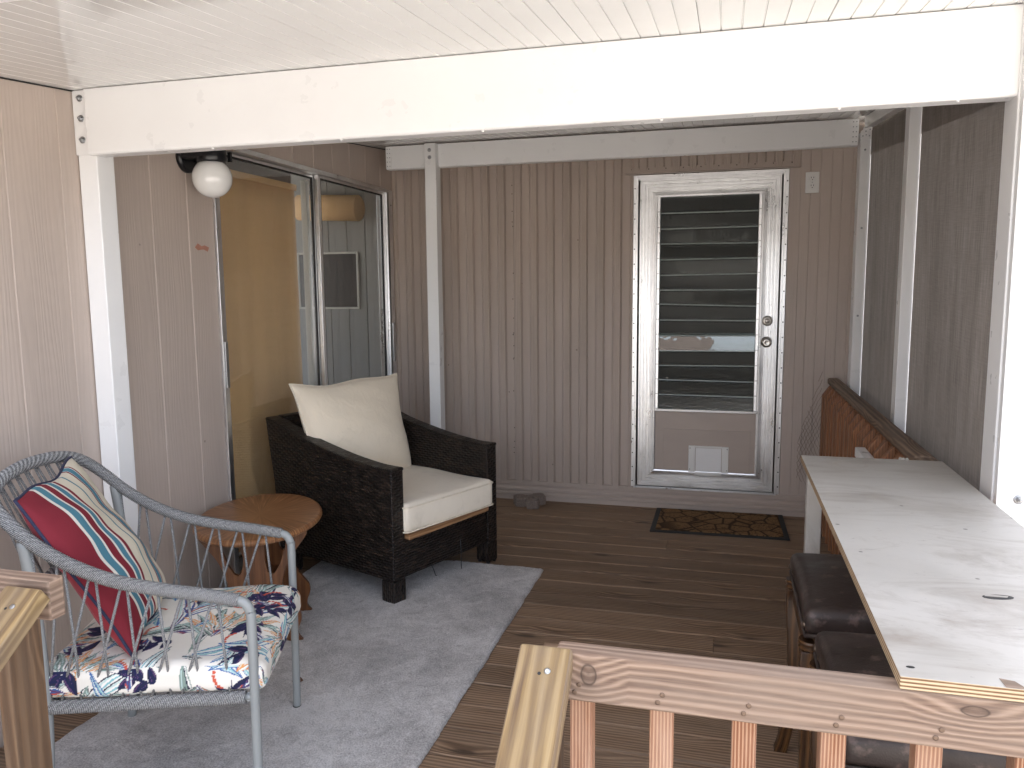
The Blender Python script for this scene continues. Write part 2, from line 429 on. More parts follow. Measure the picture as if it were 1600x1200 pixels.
def fabric(name, col, weave=900, rough=.9, stain=.3, staincol=(.35, .29, .2), slub=True):
    t = NT(name); o = t.obj(); uv = t.uv()
    n = t.noise(o, 5, 5, .6)
    c = t.ramp(n, [(.3, tuple(q*.92 for q in col)), (.7, col)])
    d = t.ramp(t.noise(o, 7, 6, .65, .8), [(.56, 0.0), (.8, stain)]); c = t.mix(d, c, staincol)
    sl = t.noise(t.sc(uv, 4, 160), 1, 4, .7); 
    if slub: c = t.mix(t.ramp(sl, [(.6, 0.0), (.75, .25)]), c, tuple(q*.7 for q in col))
    ww = t.noise(uv, weave, 2); wr = t.noise(o, 16, 3, .5, 1.0)
    nb = t.bump(wr, .35, .01); nb = t.bump(t.math('ADD', ww, t.math('MULTIPLY', sl, .8)), .3, .0012, nb)
    return t.fin(c, rough, normal=nb, spec=.2, Sheen_Weight=.15)
M['cream'] = fabric('cream_cushion_cloth', (.80, .70, .555), stain=.3)
M['cream_seat'] = fabric('cream_seat_cloth', (.84, .76, .635), stain=.3, slub=False)
M['piping'] = flat('cream_piping', (.74, .66, .53), .9)
M['navy'] = flat('navy_piping', (.022, .026, .06), .9)
M['red_cloth'] = fabric('red_cloth', (.26, .025, .035), stain=.1, staincol=(.1, .01, .015), slub=False)

def rope(name, a, b):
    t = NT(name); uv = t.uv(); x, y, _ = t.sep(uv)
    tw = t.math('SINE', t.math('ADD', t.math('MULTIPLY', x, 1400), t.math('MULTIPLY', y, 44)))
    n = t.noise(t.sc(t.obj(), 1, 1, 1), 420, 2, .6)
    c = t.ramp(t.math('ADD', t.math('MULTIPLY', n, .8), t.math('MULTIPLY', tw, .12)), [(.28, a), (.62, b)])
    return t.fin(c, .85, normal=t.bump(t.math('ADD', n, t.math('MULTIPLY', tw, .5)), .6, .0015), spec=.25)
M['rope'] = rope('grey_rope', (.075, .077, .08), (.44, .44, .435))
M['frame'] = paint('grey_powder_coat', (.235, .25, .25), .4, .05, 400, .06)

def vcol(name, rough=.85):
    t = NT(name); c = t.node('ShaderNodeVertexColor', layer_name='pattern').outputs[0]
    n = t.noise(t.obj(), 700, 2); wr = t.noise(t.obj(), 14, 3, .5, .8)
    nb = t.bump(wr, .3, .008)
    return t.fin(c, rough, normal=t.bump(n, .2, .001, nb), spec=.25)
M['floral'] = vcol('floral_print_cloth')

def stripes():
    t = NT('striped_pillow_cloth'); x, y, _ = t.sep(t.uv())
    red = (.20, .022, .034); teal = (.075, .21, .275); wht = (.70, .67, .60); bge = (.72, .66, .53)
    S_ = [(0, red), (.19, wht), (.215, teal), (.285, wht), (.302, red), (.37, wht), (.388, teal), (.44, wht), (.458, red), (.492, bge), (.60, teal), (.615, bge), (.70, red), (.715, wht), (.722, teal), (.775, wht), (.782, red), (.80, bge), (1.0, bge)]
    xx = t.math('ADD', x, t.math('MULTIPLY', t.math('SUBTRACT', t.noise(t.obj(), 4, 2), .5), .012))
    c = t.ramp(xx, S_, 'CONSTANT')
    fine = t.math('SINE', t.math('MULTIPLY', x, 560)); isb = t.ramp(xx, [(0, 0.0), (.492, 1.0), (.60, 0.0), (.615, 1.0), (.70, 0.0), (.80, 1.0)], 'CONSTANT')
    c = t.mix(t.math('MULTIPLY', isb, t.math('MULTIPLY_ADD', fine, .14, .14)), c, (.25, .22, .16))
    n = t.noise(t.sc(t.uv(), 900, 300), 1, 2)
    c = t.mix(t.ramp(n, [(.35, .35), (.65, 0.0)]), c, t.mix(.5, c, (.02, .01, .01)))
    return t.fin(c, .9, normal=t.bump(t.math('ADD', n, t.math('MULTIPLY', t.noise(t.obj(), 18, 3), 3)), .3, .002), spec=.2)
M['stripes'] = stripes()

def rug():
    t = NT('grey_plush_rug'); o = t.obj()
    a = t.noise(o, 2.2, 6, .62, .6); b = t.noise(o, 11, 6, .7, 1.4); f = t.noise(o, 170, 3, .75)
    g = t.math('ADD', t.math('MULTIPLY', a, .45), t.math('ADD', t.math('MULTIPLY', b, .3), t.math('MULTIPLY', f, .5)))
    g = t.math('SUBTRACT', g, .075)
    c = t.ramp(g, [(.38, (.21, .198, .19)), (.5, (.40, .382, .37)), (.62, (.66, .635, .62))])
    d = t.ramp(t.noise(t.sc(o, 1, 1, 1), 5.5, 6, .7, 1.5), [(.62, 0.0), (.78, .65)]); c = t.mix(d, c, (.10, .075, .07))
    sp = t.ramp(t.vor(o, 14), [(.0, 1.0), (.05, .7), (.075, 0.0)]); c = t.mix(t.math('MULTIPLY', sp, .4), c, (.05, .045, .04))
    return t.fin(c, .95, normal=t.bump(t.math('ADD', f, t.math('MULTIPLY', b, .6)), .9, .006), spec=.15, Sheen_Weight=.3)
M['rug'] = rug()

def coir():
    t = NT('coir_mat_pile'); o = t.obj(); uv = t.uv()
    f = t.noise(o, 260, 3, .7)
    c = t.ramp(f, [(.3, (.12, .066, .03)), (.6, (.29, .17, .085)), (.8, (.40, .255, .14))])
    v = t.vor(t.sc(o, 9, 9, 0), 1, 'DISTANCE_TO_EDGE'); v2 = t.noise(t.sc(o, 1, 1, 0), 26, 4, .6, 2.5)
    k = t.ramp(v, [(.0, 1.0), (.05, .7), (.08, 0.0)]); k2 = t.ramp(v2, [(.55, 0.0), (.6, .8)])
    c = t.mix(t.math('MAXIMUM', t.math('MULTIPLY', k, .85), t.math('MULTIPLY', k2, .8)), c, (.016, .012, .010))
    return t.fin(c, .95, normal=t.bump(f, .8, .004), spec=.1)
M['coir'] = coir()

def leather():
    t = NT('worn_brown_leather'); o = t.obj()
    n = t.noise(o, 8, 6, .65, .8); c = t.ramp(n, [(.3, (.020, .013, .011)), (.6, (.042, .029, .025)), (.8, (.085, .055, .044))])
    sp = t.ramp(t.noise(o, 22, 4, .6), [(.58, 0.0), (.68, .6)]); c = t.mix(sp, c, (.15, .10, .085))
    g = t.vor(o, 260)
    return t.fin(c, t.ramp(n, [(.3, .32), (.7, .55)]), normal=t.bump(g, .25, .001, t.bump(t.noise(o, 20, 3), .3, .006)))
M['leather'] = leather()
M['nail'] = flat('bronze_nailhead', (.17, .13, .10), .3, .9)

def counter():
    t = NT('chipped_white_counter_paint'); o = t.obj()
    a = t.noise(o, 2.5, 6, .6, .5)
    c = t.ramp(a, [(.3, (.37, .35, .315)), (.7, (.475, .452, .415))])
    sm = t.ramp(t.noise(t.sc(o, 2.6, 7, 1), 1, 7, .72, 1.2), [(.48, 0.0), (.74, .7)]); c = t.mix(sm, c, (.22, .18, .145))
    sc_ = t.ramp(t.noise(t.sc(o, 14, 45, 1), 1, 6, .75, 1.5), [(.61, 0.0), (.70, .8)]); c = t.mix(sc_, c, (.22, .2, .175)); sc2 = t.ramp(t.noise(t.sc(o, 30, 90, 1), 1, 5, .7, .8), [(.64, 0.0), (.7, .5)]); c = t.mix(sc2, c, (.30, .27, .24))
    ring = t.vor(t.sc(o, 2.3, 2.3, 1), 1); rg = t.ramp(ring, [(.085, 0.0), (.098, .35), (.108, .35), (.12, 0.0)]); c = t.mix(rg, c, (.35, .30, .24))
    sp = t.ramp(t.vor(t.sc(o, 8, 8, 1), 1), [(.0, 1.0), (.03, .9), (.045, 0.0)]); c = t.mix(t.math('MULTIPLY', sp, .8), c, (.06, .05, .045))
    chips = t.ramp(t.noise(o, 5.5, 3, .5, .3), [(.735, 0.0), (.745, 1.0)]); c = t.mix(chips, c, (.28, .19, .12))
    return t.fin(c, t.ramp(a, [(.3, .32), (.7, .5)]), normal=t.bump(t.math('ADD', sc_, t.noise(o, 60, 3)), .12, .001))
M['counter'] = counter()
def ply():
    t = NT('plywood_edge'); x, y, _ = t.sep(t.uv()); z = t.sep(t.obj())[2]
    s_ = t.math('SINE', t.math('ADD', t.math('MULTIPLY', z, 2*math.pi/.0058), t.math('MULTIPLY', t.noise(t.uv(), 9, 2), 1.2)))
    n = t.noise(t.sc(t.obj(), 30, 30, 400), 1, 3)
    c = t.ramp(t.math('ADD', t.math('MULTIPLY_ADD', s_, .35, .5), t.math('MULTIPLY', t.math('SUBTRACT', n, .5), .4)), [(.2, (.13, .065, .03)), (.45, (.36, .25, .14)), (.8, (.50, .385, .25))])
    return t.fin(c, .8, normal=t.bump(s_, .3, .001))
M['ply'] = ply()

def screen():
    t = NT('grey_screen_fabric'); uv = t.uv()
    v = t.noise(t.sc(uv, 260, 7), 1, 3, .65); h = t.noise(t.sc(uv, 10, 300), 1, 3, .6); big = t.noise(t.sc(uv, 9, 1.0), 1, 4, .6)
    f = t.math('ADD', t.math('MULTIPLY', v, .55), t.math('ADD', t.math('MULTIPLY', h, .2), t.math('MULTIPLY', big, .35)))
    c = t.ramp(f, [(.35, (.15, .135, .122)), (.55, (.27, .243, .222)), (.75, (.40, .365, .335))])
    df = t.node('ShaderNodeBsdfDiffuse', {0: c}); tl = t.node('ShaderNodeBsdfTranslucent', {0: c}); tr = t.node('ShaderNodeBsdfTransparent', {0: (1, 1, 1, 1)})
    m1 = t.node('ShaderNodeMixShader', {0: .06}); t.l.new(df.outputs[0], m1.inputs[1]); t.l.new(tl.outputs[0], m1.inputs[2])
    m2 = t.node('ShaderNodeMixShader', {0: .0}); t.l.new(m1.outputs[0], m2.inputs[1]); t.l.new(tr.outputs[0], m2.inputs[2])
    t.l.new(m2.outputs[0], t.out.inputs[0]); return t.m
M['screen'] = screen()

def shade():
    t = NT('tan_woven_shade'); uv = t.uv()
    v = t.noise(t.sc(uv, 6, 300), 1, 3); h = t.noise(t.sc(uv, 300, 5), 1, 3); b = t.noise(t.sc(uv, 1, 6), 1, 4)
    f = t.math('ADD', t.math('MULTIPLY', v, .35), t.math('ADD', t.math('MULTIPLY', h, .35), t.math('MULTIPLY', b, .3)))
    c = t.ramp(f, [(.3, (.68, .425, .20)), (.7, (.84, .56, .285))])
    return t.fin(c, .9, normal=t.bump(f, .25, .001), spec=.15)
M['shade'] = shade()
M['int_wall'] = paint('grey_interior_panel', (.27, .275, .265), .5, .05, 100, .05)
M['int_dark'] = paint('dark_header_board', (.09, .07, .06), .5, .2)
M['int_trim'] = paint('pale_interior_trim', (.6, .6, .56), .5, .04)
M['netwire'] = flat('rusty_wire', (.10, .075, .06), .6, .6)
def paver():
    t = NT('concrete_paver'); o = t.obj(); n = t.noise(o, 90, 5, .75)
    return t.fin(t.ramp(n, [(.3, (.13, .10, .085)), (.6, (.25, .20, .17)), (.8, (.38, .33, .29))]), .95, normal=t.bump(n, .9, .004))
M['paver'] = paver()
def ground():
    t = NT('lawn_and_drive'); o = t.obj(); n = t.noise(o, .35, 4); g = t.noise(o, 30, 5, .7)
    c = t.ramp(g, [(.3, (.20, .19, .18)), (.7, (.30, .29, .275))])
    return t.fin(c, .95, normal=t.bump(g, .6, .01))
M['ground'] = ground()
M['plastic'] = paint('white_plastic', (.72, .71, .68), .35, .02, 300, .02)
M['slot'] = flat('dark_slot', (.012, .012, .012), .6)
M['pet'] = paint('pet_flap_plastic', (.76, .75, .74), .45, .04, 200, .05, .2, (.35, .3, .25))
M['patch'] = flat('torn_paint_patch', (.42, .20, .14), .9)
M['leaf'] = flat('dry_leaf', (.10, .045, .02), .8)

# ------------------------------------------------------------------ ground, deck, walls, roof
XL = -2.17; D = 4.989
def roofz(y): return 1.903+.0865*y

mb = MB(); mb.box((-45, -60, -.8), (45, 60, -.55)); g = mb.build('ground', M['ground']); props(g, kind='structure')

# deck boards run left-right
mb = MB(); y = D-.004; brd = []; nseed = random.Random(3)
PITCH = .1489
y0s = 2.105-PITCH*7
k = 0
while True:
    a = y0s+k*PITCH
    if a > D: break
    b = min(a+PITCH-.006, D-.002)
    if b-a > .02:
        joints = [-2.165, .80] if k % 8 != 5 else [-2.165, nseed.uniform(-.8, .1), .80]
        for x0, x1 in zip(joints, joints[1:]):
            dz = nseed.uniform(-.0015, .0015)
            r_ = .004
            lp = [(x0+.0015, a, -.03), (x0+.0015, a, dz-r_), (x0+.0015, a+r_, dz), (x0+.0015, b-r_, dz), (x0+.0015, b, dz-r_), (x0+.0015, b, -.03)]
            mb.prism(lp, (x1-x0-.003, 0, 0)); brd += [nseed.random()]*(len(mb.f)-len(brd))
    k += 1
mb.box((-2.165, y0s, -.09), (.80, D, -.035)); brd += [0.0]*(len(mb.f)-len(brd))
props(mb.build('deck', M['deck'], fcol=brd), kind='structure')

def grooved(y0, y1, z0, z1, groove, x=XL, back=-2.245):
    """embossed siding face in the plane x, grooves across y"""
    pts = [(x, y0, z0)]
    for gy in groove:
        if y0+.01 < gy < y1-.01: pts += [(x, gy-.004, z0), (x-.0035, gy-.0015, z0), (x-.0035, gy+.0015, z0), (x, gy+.004, z0)]
    pts += [(x, y1, z0), (back, y1, z0), (back, y0, z0)]
    m = MB(); m.prism(pts, (0, 0, z1-z0)); return m
GR = [2.0+.2145*k for k in range(-14, 16)]
sw = thing('siding_wall', 'pinkish tan wood-grain siding wall with the sliding glass door', 'wall', (XL, 2.2, 0))
grooved(-.8, 3.03, -.5, 2.75, GR).build('siding_panel', M['siding'], sw)
grooved(3.03, 4.955, 2.072, 2.75, GR).build('siding_panel', M['siding'], sw)
grooved(3.03, 4.955, -.5, .045, GR).build('siding_panel', M['siding'], sw)
grooved(4.955, D, -.5, 2.75, []).build('corner_strip', M['trim'], sw)
m = MB(); m.prism([(XL+.001, 2.89, 1.600), (XL+.001, 2.91, 1.589), (XL+.001, 2.945, 1.594), (XL+.001, 2.975, 1.586), (XL+.001, 2.985, 1.604), (XL+.001, 2.955, 1.612), (XL+.001, 2.935, 1.607), (XL+.001, 2.91, 1.618)], (.0012, 0, 0)); m.build('torn_patch', M['patch'], sw)

def ribprof(x0, x1, base=D, h=.008, start=-1.228, per=.108):
    h = .015
    pts = [(x0, base)]
    k = math.floor((x0-start)/per)-1
    while start+k*per < x1:
        s_ = start+k*per
        for dx, dh in ((0, 0), (.011, h), (.017, h), (.0185, h-.0025), (.0210, h-.0025), (.0225, h), (.0285, h), (.030, h-.0025), (.0325, h-.0025), (.034, h), (.040, h), (.0415, h-.0025), (.044, h-.0025), (.0455, h), (.051, h), (.060, 0), (.0612, -.003), (.0625, 0)):
            xx = s_+dx
            if x0+.001 < xx < x1-.001: pts.append((xx, base-dh))
        k += 1
    return pts+[(x1, base)]
def ribwall(x0, x1, z0, z1, prof):
    lp = [(a, b, z0) for a, b in prof]+[(x1, D+.06, z0), (x0, D+.06, z0)]
    m = MB(); m.prism(lp, (0, 0, z1-z0)); return m
rw = thing('ribbed_wall', 'taupe ribbed metal wall with the louvered aluminium door', 'wall', (-.7, D, 0))
ribwall(-2.245, -1.332, .12, 2.75, ribprof(-2.245, -1.332, start=-1.445)).build('ribbed_panel', M['ribbed'], rw)
ribwall(-1.330, -.556, .12, 2.75, ribprof(-1.330, -.556)).build('ribbed_panel', M['ribbed'], rw)
ribwall(-.556, .42, 2.104, 2.75, ribprof(-.556, .42, start=-.53, per=.066*1.5)).build('ribbed_panel', M['ribbed'], rw)
fl = [(.356, D-.004), (.418, D-.004), (.420, D)]
for gx in (.472, .53, .59, .645, .70): fl += [(gx-.003, D), (gx, D-.003), (gx+.003, D)]
fl += [(.86, D)]
ribwall(.356, .86, .12, 2.75, fl).build('flat_panel', M['siding'], rw)
m = MB(); m.prism([(-2.165, D-y_, z_) for y_, z_ in ((0, 0), (.012, 0), (.012, .030), (.020, .036), (.020, .048), (.010, .055), (.010, .062), (.018, .068), (.018, .080), (.009, .088), (.009, .098), (.014, .104), (.014, .128), (.006, .134), (0, .134))], (2.165+.86, 0, 0)); m.build('skirting', M['trim'], rw)
m = MB()
for _ in range(26):
    xx = rnd.choice([-1.336, -1.340, rnd.uniform(-2.0, -.6)]); zz = rnd.uniform(.2, 2.1)
    m.lathe([(.0035, 0), (.003, .0015)], 8, Matrix.Translation((xx, D-.0015 if xx < -1.33 and xx > -1.345 else D-.001, zz)) @ Matrix.Rotation(R(90), 4, 'X'))
m.build('nail_heads', M['slot'], rw)

# ceiling of the porch roof: long pans with fine grooves
prof = []
gx = -2.158; i = 0
start = -.078
ks = range(int((-2.158-start)/.0535)-1, int((1.2-start)/.0535)+2)
for k in ks:
    x = start+k*.0535
    dp, wd = (.0055, .0017) if k % 6 == 0 else (.0030, .0022)
    if -2.155 < x < 1.10: prof += [(x-wd, 0), (x-wd*.5, dp), (x+wd*.5, dp), (x+wd, 0)]
prof = [(-2.163, 0)]+prof+[(1.12, 0)]
YE, YB = 1.32, 5.05
lp = [(x, YE, roofz(YE)+h) for x, h in prof]+[(1.12, YE, roofz(YE)+.075), (-2.163, YE, roofz(YE)+.075)]
m = MB(); m.prism(lp, (0, YB-YE, .0865*(YB-YE)))
pr = thing('patio_roof', 'sloping white grooved metal porch roof', 'roof', (-.5, 3, roofz(3)))
m.build('roof_pan', M['ceiling'], pr)
m = MB(); m.box((-2.163, YE-.09, roofz(YE)-.03), (1.12, YE-.006, roofz(YE)+.09)); m.build('gutter', M['white'], pr, bevel=.006)
m = MB(); m.prism([(XL+.0005, -.5, roofz(-.5)-.004), (XL+.006, -.5, roofz(-.5)-.004), (XL+.006, -.5, roofz(-.5)+.05), (XL+.0005, -.5, roofz(-.5)+.05)], (0, D+.5-.02, .0865*(D+.5-.02))); m.build('flashing_strip', M['rubber'], pr)

# ------------------------------------------------------------------ posts, beams, screens
def bolt(parent, p, rx=R(90), r=.0095):
    m = MB(); T = Matrix.Translation(p) @ Matrix.Rotation(rx, 4, 'X')
    m.lathe([(r*1.25, 0), (r*1.25, .0015), (r, .002)], 16, T)
    m.lathe([(r*.8, .002), (r*.8, .008), (r*.62, .0095)], 6, T, sm=False)
    m.lathe([(r*.38, .009), (r*.38, .014), (r*.2, .015)], 10, T)
    return m.build('bolt', M['steel'], parent)
p1 = thing('roof_post', 'white square post left of the grey rope chair, three bolts near its top', 'post', (-2.127, 2.33, 0), group='white roof posts')
m = MB(); m.box((-2.166, 2.292, 0), (-2.090, 2.372, 2.098)); m.build('shaft', M['white'], p1, bevel=.003)
m = MB(); m.box((-2.168, 2.286, 1.885), (-2.106, 2.2915, 2.099)); m.build('bracket_plate', M['white'], p1, bevel=.001)
for z_ in (2.073, 2.006, 1.935): bolt(p1, (-2.137, 2.286, z_))
p2 = thing('roof_post', 'white square post behind the dark wicker armchair, two bolts near its top', 'post', (-1.765, 4.64, 0), group='white roof posts')
m = MB(); m.box((-1.788, 4.601, 0), (-1.715, 4.681, 2.296)); m.build('shaft', M['white'], p2, bevel=.003)
for z_ in (2.255, 2.212): bolt(p2, (-1.755, 4.601, z_))
p3 = thing('roof_post', 'white corner post beside the wall outlet with a slanted perforated bracket on top', 'post', (.72, 4.66, 0), group='white roof posts')
m = MB(); m.box((.681, 4.62, 0), (.757, 4.72, 2.225)); m.build('shaft', M['white'], p3, bevel=.003)
m = MB(); m.prism([(.679, 4.6135, 2.185), (.759, 4.6135, 2.185), (.759, 4.6135, 2.285), (.679, 4.6135, 2.225)], (0, .006, 0)); br = m.build('bracket_plate', M['white'], p3)
for bx, bz in ((.690, 2.20), (.706, 2.205), (.722, 2.20), (.738, 2.208), (.704, 2.224), (.724, 2.232), (.742, 2.236), (.742, 2.256)):
    m = MB(); m.lathe([(.004, 0), (.003, .002)], 8, Matrix.Translation((bx, 4.6135, bz)) @ Matrix.Rotation(R(90), 4, 'X')); m.build('screw', M['steel'], br)
m = MB(); m.box((.745, 4.735, 0), (.775, 4.984, 2.31)); m.build('wall_channel', M['white'], p3, bevel=.002)
for z_ in (2.13, 1.72, 1.25):
    m = MB(); m.lathe([(.006, 0), (.005, .003), (.002, .004)], 10, Matrix.Translation((.705, 4.62, z_)) @ Matrix.Rotation(R(90), 4, 'X')); m.build('screw', M['steel'], p3)
p4 = thing('roof_post', 'white post standing between the two dark screen panels', 'post', (.727, 3.53, 0), group='white roof posts')
m = MB(); m.box((.690, 3.490, -.3), (.766, 3.566, 2.20)); m.build('shaft', M['white'], p4, bevel=.003)
p5 = thing('roof_post', 'wide white post at the right end of the front beam', 'post', (.76, 2.3, 0), group='white roof posts')
m = MB(); m.box((.690, 2.262, -.3), (.86, 2.362, 2.104)); m.build('shaft', M['white'], p5, bevel=.003)
m = MB(); m.box((.694, 2.236, -.3), (.86, 2.2605, 2.104)); m.build('face_channel', M['white'], p5, bevel=.002)
bolt(p5, (.745, 2.236, .865))

b1 = thing('roof_beam', 'thick bright white beam across the front of the porch roof', 'beam', (-.7, 2.3, 1.88), group='white roof beams')
m = MB(); m.prism([(-2.104, 2.268, 1.886), (-2.104, 2.268, 2.0975), (-2.104, 2.330, 2.0975), (-2.104, 2.330, 1.880), (-2.104, 2.274, 1.880)], (2.796, 0, 0)); m.build('beam_body', M['white'], b1, bevel=.0025)
for x_ in (-1.62, -1.16, -.70, -.18, .28, .56):
    m = MB(); m.lathe([(.0045, 0), (.004, .003), (.0015, .0045)], 10, Matrix.Translation((x_, 2.28, 1.880)) @ Matrix.Rotation(R(180), 4, 'X')); m.build('screw', M['white'], b1)
b2 = thing('roof_beam', 'thinner white beam along the top of the ribbed wall', 'beam', (-.7, 4.67, 2.16), group='white roof beams')
m = MB(); m.prism([(-2.064, 4.650, 2.164), (-2.064, 4.650, 2.2985), (-2.064, 4.700, 2.2985), (-2.064, 4.700, 2.158), (-2.064, 4.656, 2.158)], (2.738, 0, 0)); m.build('beam_body', M['white'], b2, bevel=.0025)
for x0 in (-2.062, .636):
    m = MB(); m.box((x0, 4.6455, 2.166), (x0+.036, 4.6495, 2.296)); bp = m.build('bracket_plate', M['white'], b2)
    for q in range(5):
        for w_ in (.010, .026):
            m = MB(); m.lathe([(.0035, 0), (.0025, .002)], 8, Matrix.Translation((x0+w_, 4.6455, 2.178+q*.026)) @ Matrix.Rotation(R(90), 4, 'X')); m.build('screw', M['steel'], bp)
for x_ in (-1.93, -1.2, -.47, .26):
    m = MB(); m.lathe([(.0045, 0), (.004, .003), (.0015, .0045)], 10, Matrix.Translation((x_, 4.664, 2.158)) @ Matrix.Rotation(R(180), 4, 'X')); m.build('screw', M['white'], b2)
m = MB(); m.prism([(.694, 2.366, roofz(2.366)-.062), (.758, 2.366, roofz(2.366)-.062), (.758, 2.366, roofz(2.366)-.006), (.694, 2.366, roofz(2.366)-.006)], (0, 4.6-2.366, .0865*(4.6-2.366)))
props(m.build('roof_beam', M['white'], bevel=.002), 'slim white side beam above the dark screens, sloping up to the corner', 'beam', 'white roof beams')

def screen_panel(y0, y1, label):
    t = thing('privacy_screen', label, 'screen', (.74, (y0+y1)/2, 0), group='grey fabric privacy screens')
    m = MB(); n = 24
    f = lambda s_: (lambda u, v: (.735+s_*.0012+.004*math.sin(u*6.3)*math.sin(v*9), y0+(y1-y0)*u, -.25+v*(roofz(y0)-.06+.25+.0865*(y1-y0)*u)))
    m.grid(f(0), n, n, lambda u, v: (u*(y1-y0), v*2.3))
    m.build('screen_fabric', M['screen'], t, recalc=False)
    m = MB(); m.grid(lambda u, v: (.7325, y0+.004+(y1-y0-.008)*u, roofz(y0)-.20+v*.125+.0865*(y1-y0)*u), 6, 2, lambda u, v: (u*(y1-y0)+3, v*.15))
    m.build('show_through_band', M['screen'], t, recalc=False)  # added strip standing in for the pale band of light through the mesh
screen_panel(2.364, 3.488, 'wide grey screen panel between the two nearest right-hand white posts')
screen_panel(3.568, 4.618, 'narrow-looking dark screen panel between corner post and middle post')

# ------------------------------------------------------------------ sliding glass door in the left wall
sd = thing('sliding_door', 'aluminium framed sliding glass door with a tan shade behind its left pane', 'glass door', (XL, 4.0, 0))
m = MB()
m.box((-2.235, 3.032, .047), (XL+.012, 3.066, 2.068)); m.box((-2.235, 4.862, .047), (XL+.010, 4.950, 2.068), ax=2)
m.box((-2.235, 3.068, 2.046), (XL+.012, 4.860, 2.070), ax=1); m.box((-2.235, 3.068, .047), (XL+.014, 4.860, .085), ax=1)
m.build('door_frame', M['alu'], sd, bevel=.002)
m = MB(); m.box((XL+.0105, 4.880, .09), (XL+.0125, 4.884, 2.05)); m.box((XL+.0105, 4.862, .09), (XL+.0125, 4.865, 2.05)); m.build('jamb_groove', M['rubber'], sd)
def slider(y0, y1, x, name):
    m = MB(); z0, z1, w = .09, 2.044, .030
    m.box((x-.022, y0, z0), (x, y0+w, z1)); m.box((x-.022, y1-w, z0), (x, y1, z1))
    m.box((x-.022, y0+w+.0005, z1-.014), (x, y1-w-.0005, z1), ax=1); m.box((x-.022, y0+w+.0005, z0), (x, y1-w-.0005, z0+.06), ax=1)
    p = m.build(name, M['alu'], sd, bevel=.0015)
    m = MB(); g_ = .007
    ya, yb, za, zb = y0+w, y1-w, z0+.06, z1-.014
    m.box((x-.016, ya, za), (x-.002, ya+g_, zb)); m.box((x-.016, yb-g_, za), (x-.002, yb, zb))
    m.box((x-.016, ya+g_, zb-g_), (x-.002, yb-g_, zb), ax=1); m.box((x-.016, ya+g_, za), (x-.002, yb-g_, za+g_), ax=1)
    m.build('gasket', M['rubber'], p)
    m = MB(); m.box((x-.012, ya+g_*.5, za+g_*.5), (x-.007, yb-g_*.5, zb-g_*.5)); m.build('pane', M['pane'], p)
slider(3.068, 4.000, XL-.030, 'sliding_panel')
slider(3.975, 4.858, XL-.004, 'fixed_panel')
m = MB(); m.box((XL+.0125, 3.040, .98), (XL+.020, 3.060, 1.19)); m.build('latch_plate', M['alu_dark'], sd, bevel=.002)
m = MB(); m.box((XL+.0105, 4.90, .93), (XL+.016, 4.93, 1.19)); m.build('latch_plate', M['alu_dark'], sd, bevel=.002)
for z_ in (1.97, 1.16, 1.02, .95, .5):
    m = MB(); m.lathe([(.005, 0), (.004, .002)], 8, Matrix.Translation((XL+.010, 4.925, z_)) @ Matrix.Rotation(R(90), 4, 'Y')); m.build('screw', M['slot'], sd)

# room behind the sliding door
ir = thing('sunroom', 'dim grey panelled room seen through the sliding glass door', 'room', (-3.6, 4, 0))
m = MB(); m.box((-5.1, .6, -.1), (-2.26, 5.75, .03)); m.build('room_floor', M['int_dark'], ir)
m = MB(); m.box((-5.1, -.6, 2.42), (-2.246, 5.75, 2.5)); m.build('room_ceiling', M['int_wall'], ir)
m = MB()
ys = 5.6
lp = [(-5.1, ys, .03)]
x = -5.0
while x < -2.3:
    lp += [(x-.006, ys, .03), (x, ys+.006, .03), (x+.006, ys, .03)]; x += .155
lp += [(-2.25, ys, .03), (-2.25, ys+.1, .03), (-5.1, ys+.1, .03)]
m.prism(lp, (0, 0, 2.39)); wl_ = m.build('end_wall', M['int_wall'], ir)
fr = MB()
for lo, hi in (((-3.262, ys-.018, 1.264), (-3.245, ys-.001, 1.706)), ((-2.752, ys-.018, 1.264), (-2.735, ys-.001, 1.706)), ((-3.244, ys-.018, 1.69), (-2.753, ys-.001, 1.706)), ((-3.244, ys-.018, 1.264), (-2.753, ys-.001, 1.28))): fr.box(lo, hi)
wf = fr.build('window', M['int_trim'], ir, bevel=.003)
m = MB(); m.box((-3.244, ys-.008, 1.281), (-2.753, ys-.002, 1.689)); m.build('window_pane', M['black'], wf)
m = MB(); m.box((-5.12, .5, -.1), (-5.03, 2.6, 2.42)); m.box((-5.12, 4.9, -.1), (-5.03, 5.6, 2.42)); m.box((-5.12, 2.6, -.1), (-5.03, 4.9, .8)); m.build('far_wall', M['int_wall'], ir)  # unseen wall; its opening is added to let daylight into the room
m = MB(); m.box((-5.1, .5, .03), (-2.26, .6, 2.42)); m.build('end_wall', M['int_wall'], ir)
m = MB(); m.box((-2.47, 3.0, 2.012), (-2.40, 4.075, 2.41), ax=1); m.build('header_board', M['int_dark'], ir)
m = MB(); m.box((-2.345, 4.085, .03), (-2.31, 4.12, 2.034)); m.build('post_strip', M['int_trim'], ir)
def drape(u, v):
    yy = 3.0+u*(1.055-.0*v); wv = .004*math.sin(u*17+1.5*math.sin(v*3))+.002*math.sin(u*41)
    return (-2.365+wv*(1-.5*v), yy+(.02*(1-v)**2 if u > .9 else 0), .09+v*1.90)
m = MB(); m.grid(drape, 60, 16, lambda u, v: (u*1.05, v*1.9)); wsh = m.build('window_shade', M['shade'], recalc=False)
sol = wsh.modifiers.new('solid', 'SOLIDIFY'); sol.thickness = .003
props(wsh, 'long tan woven shade hanging behind the left pane of the sliding door', 'window shade')
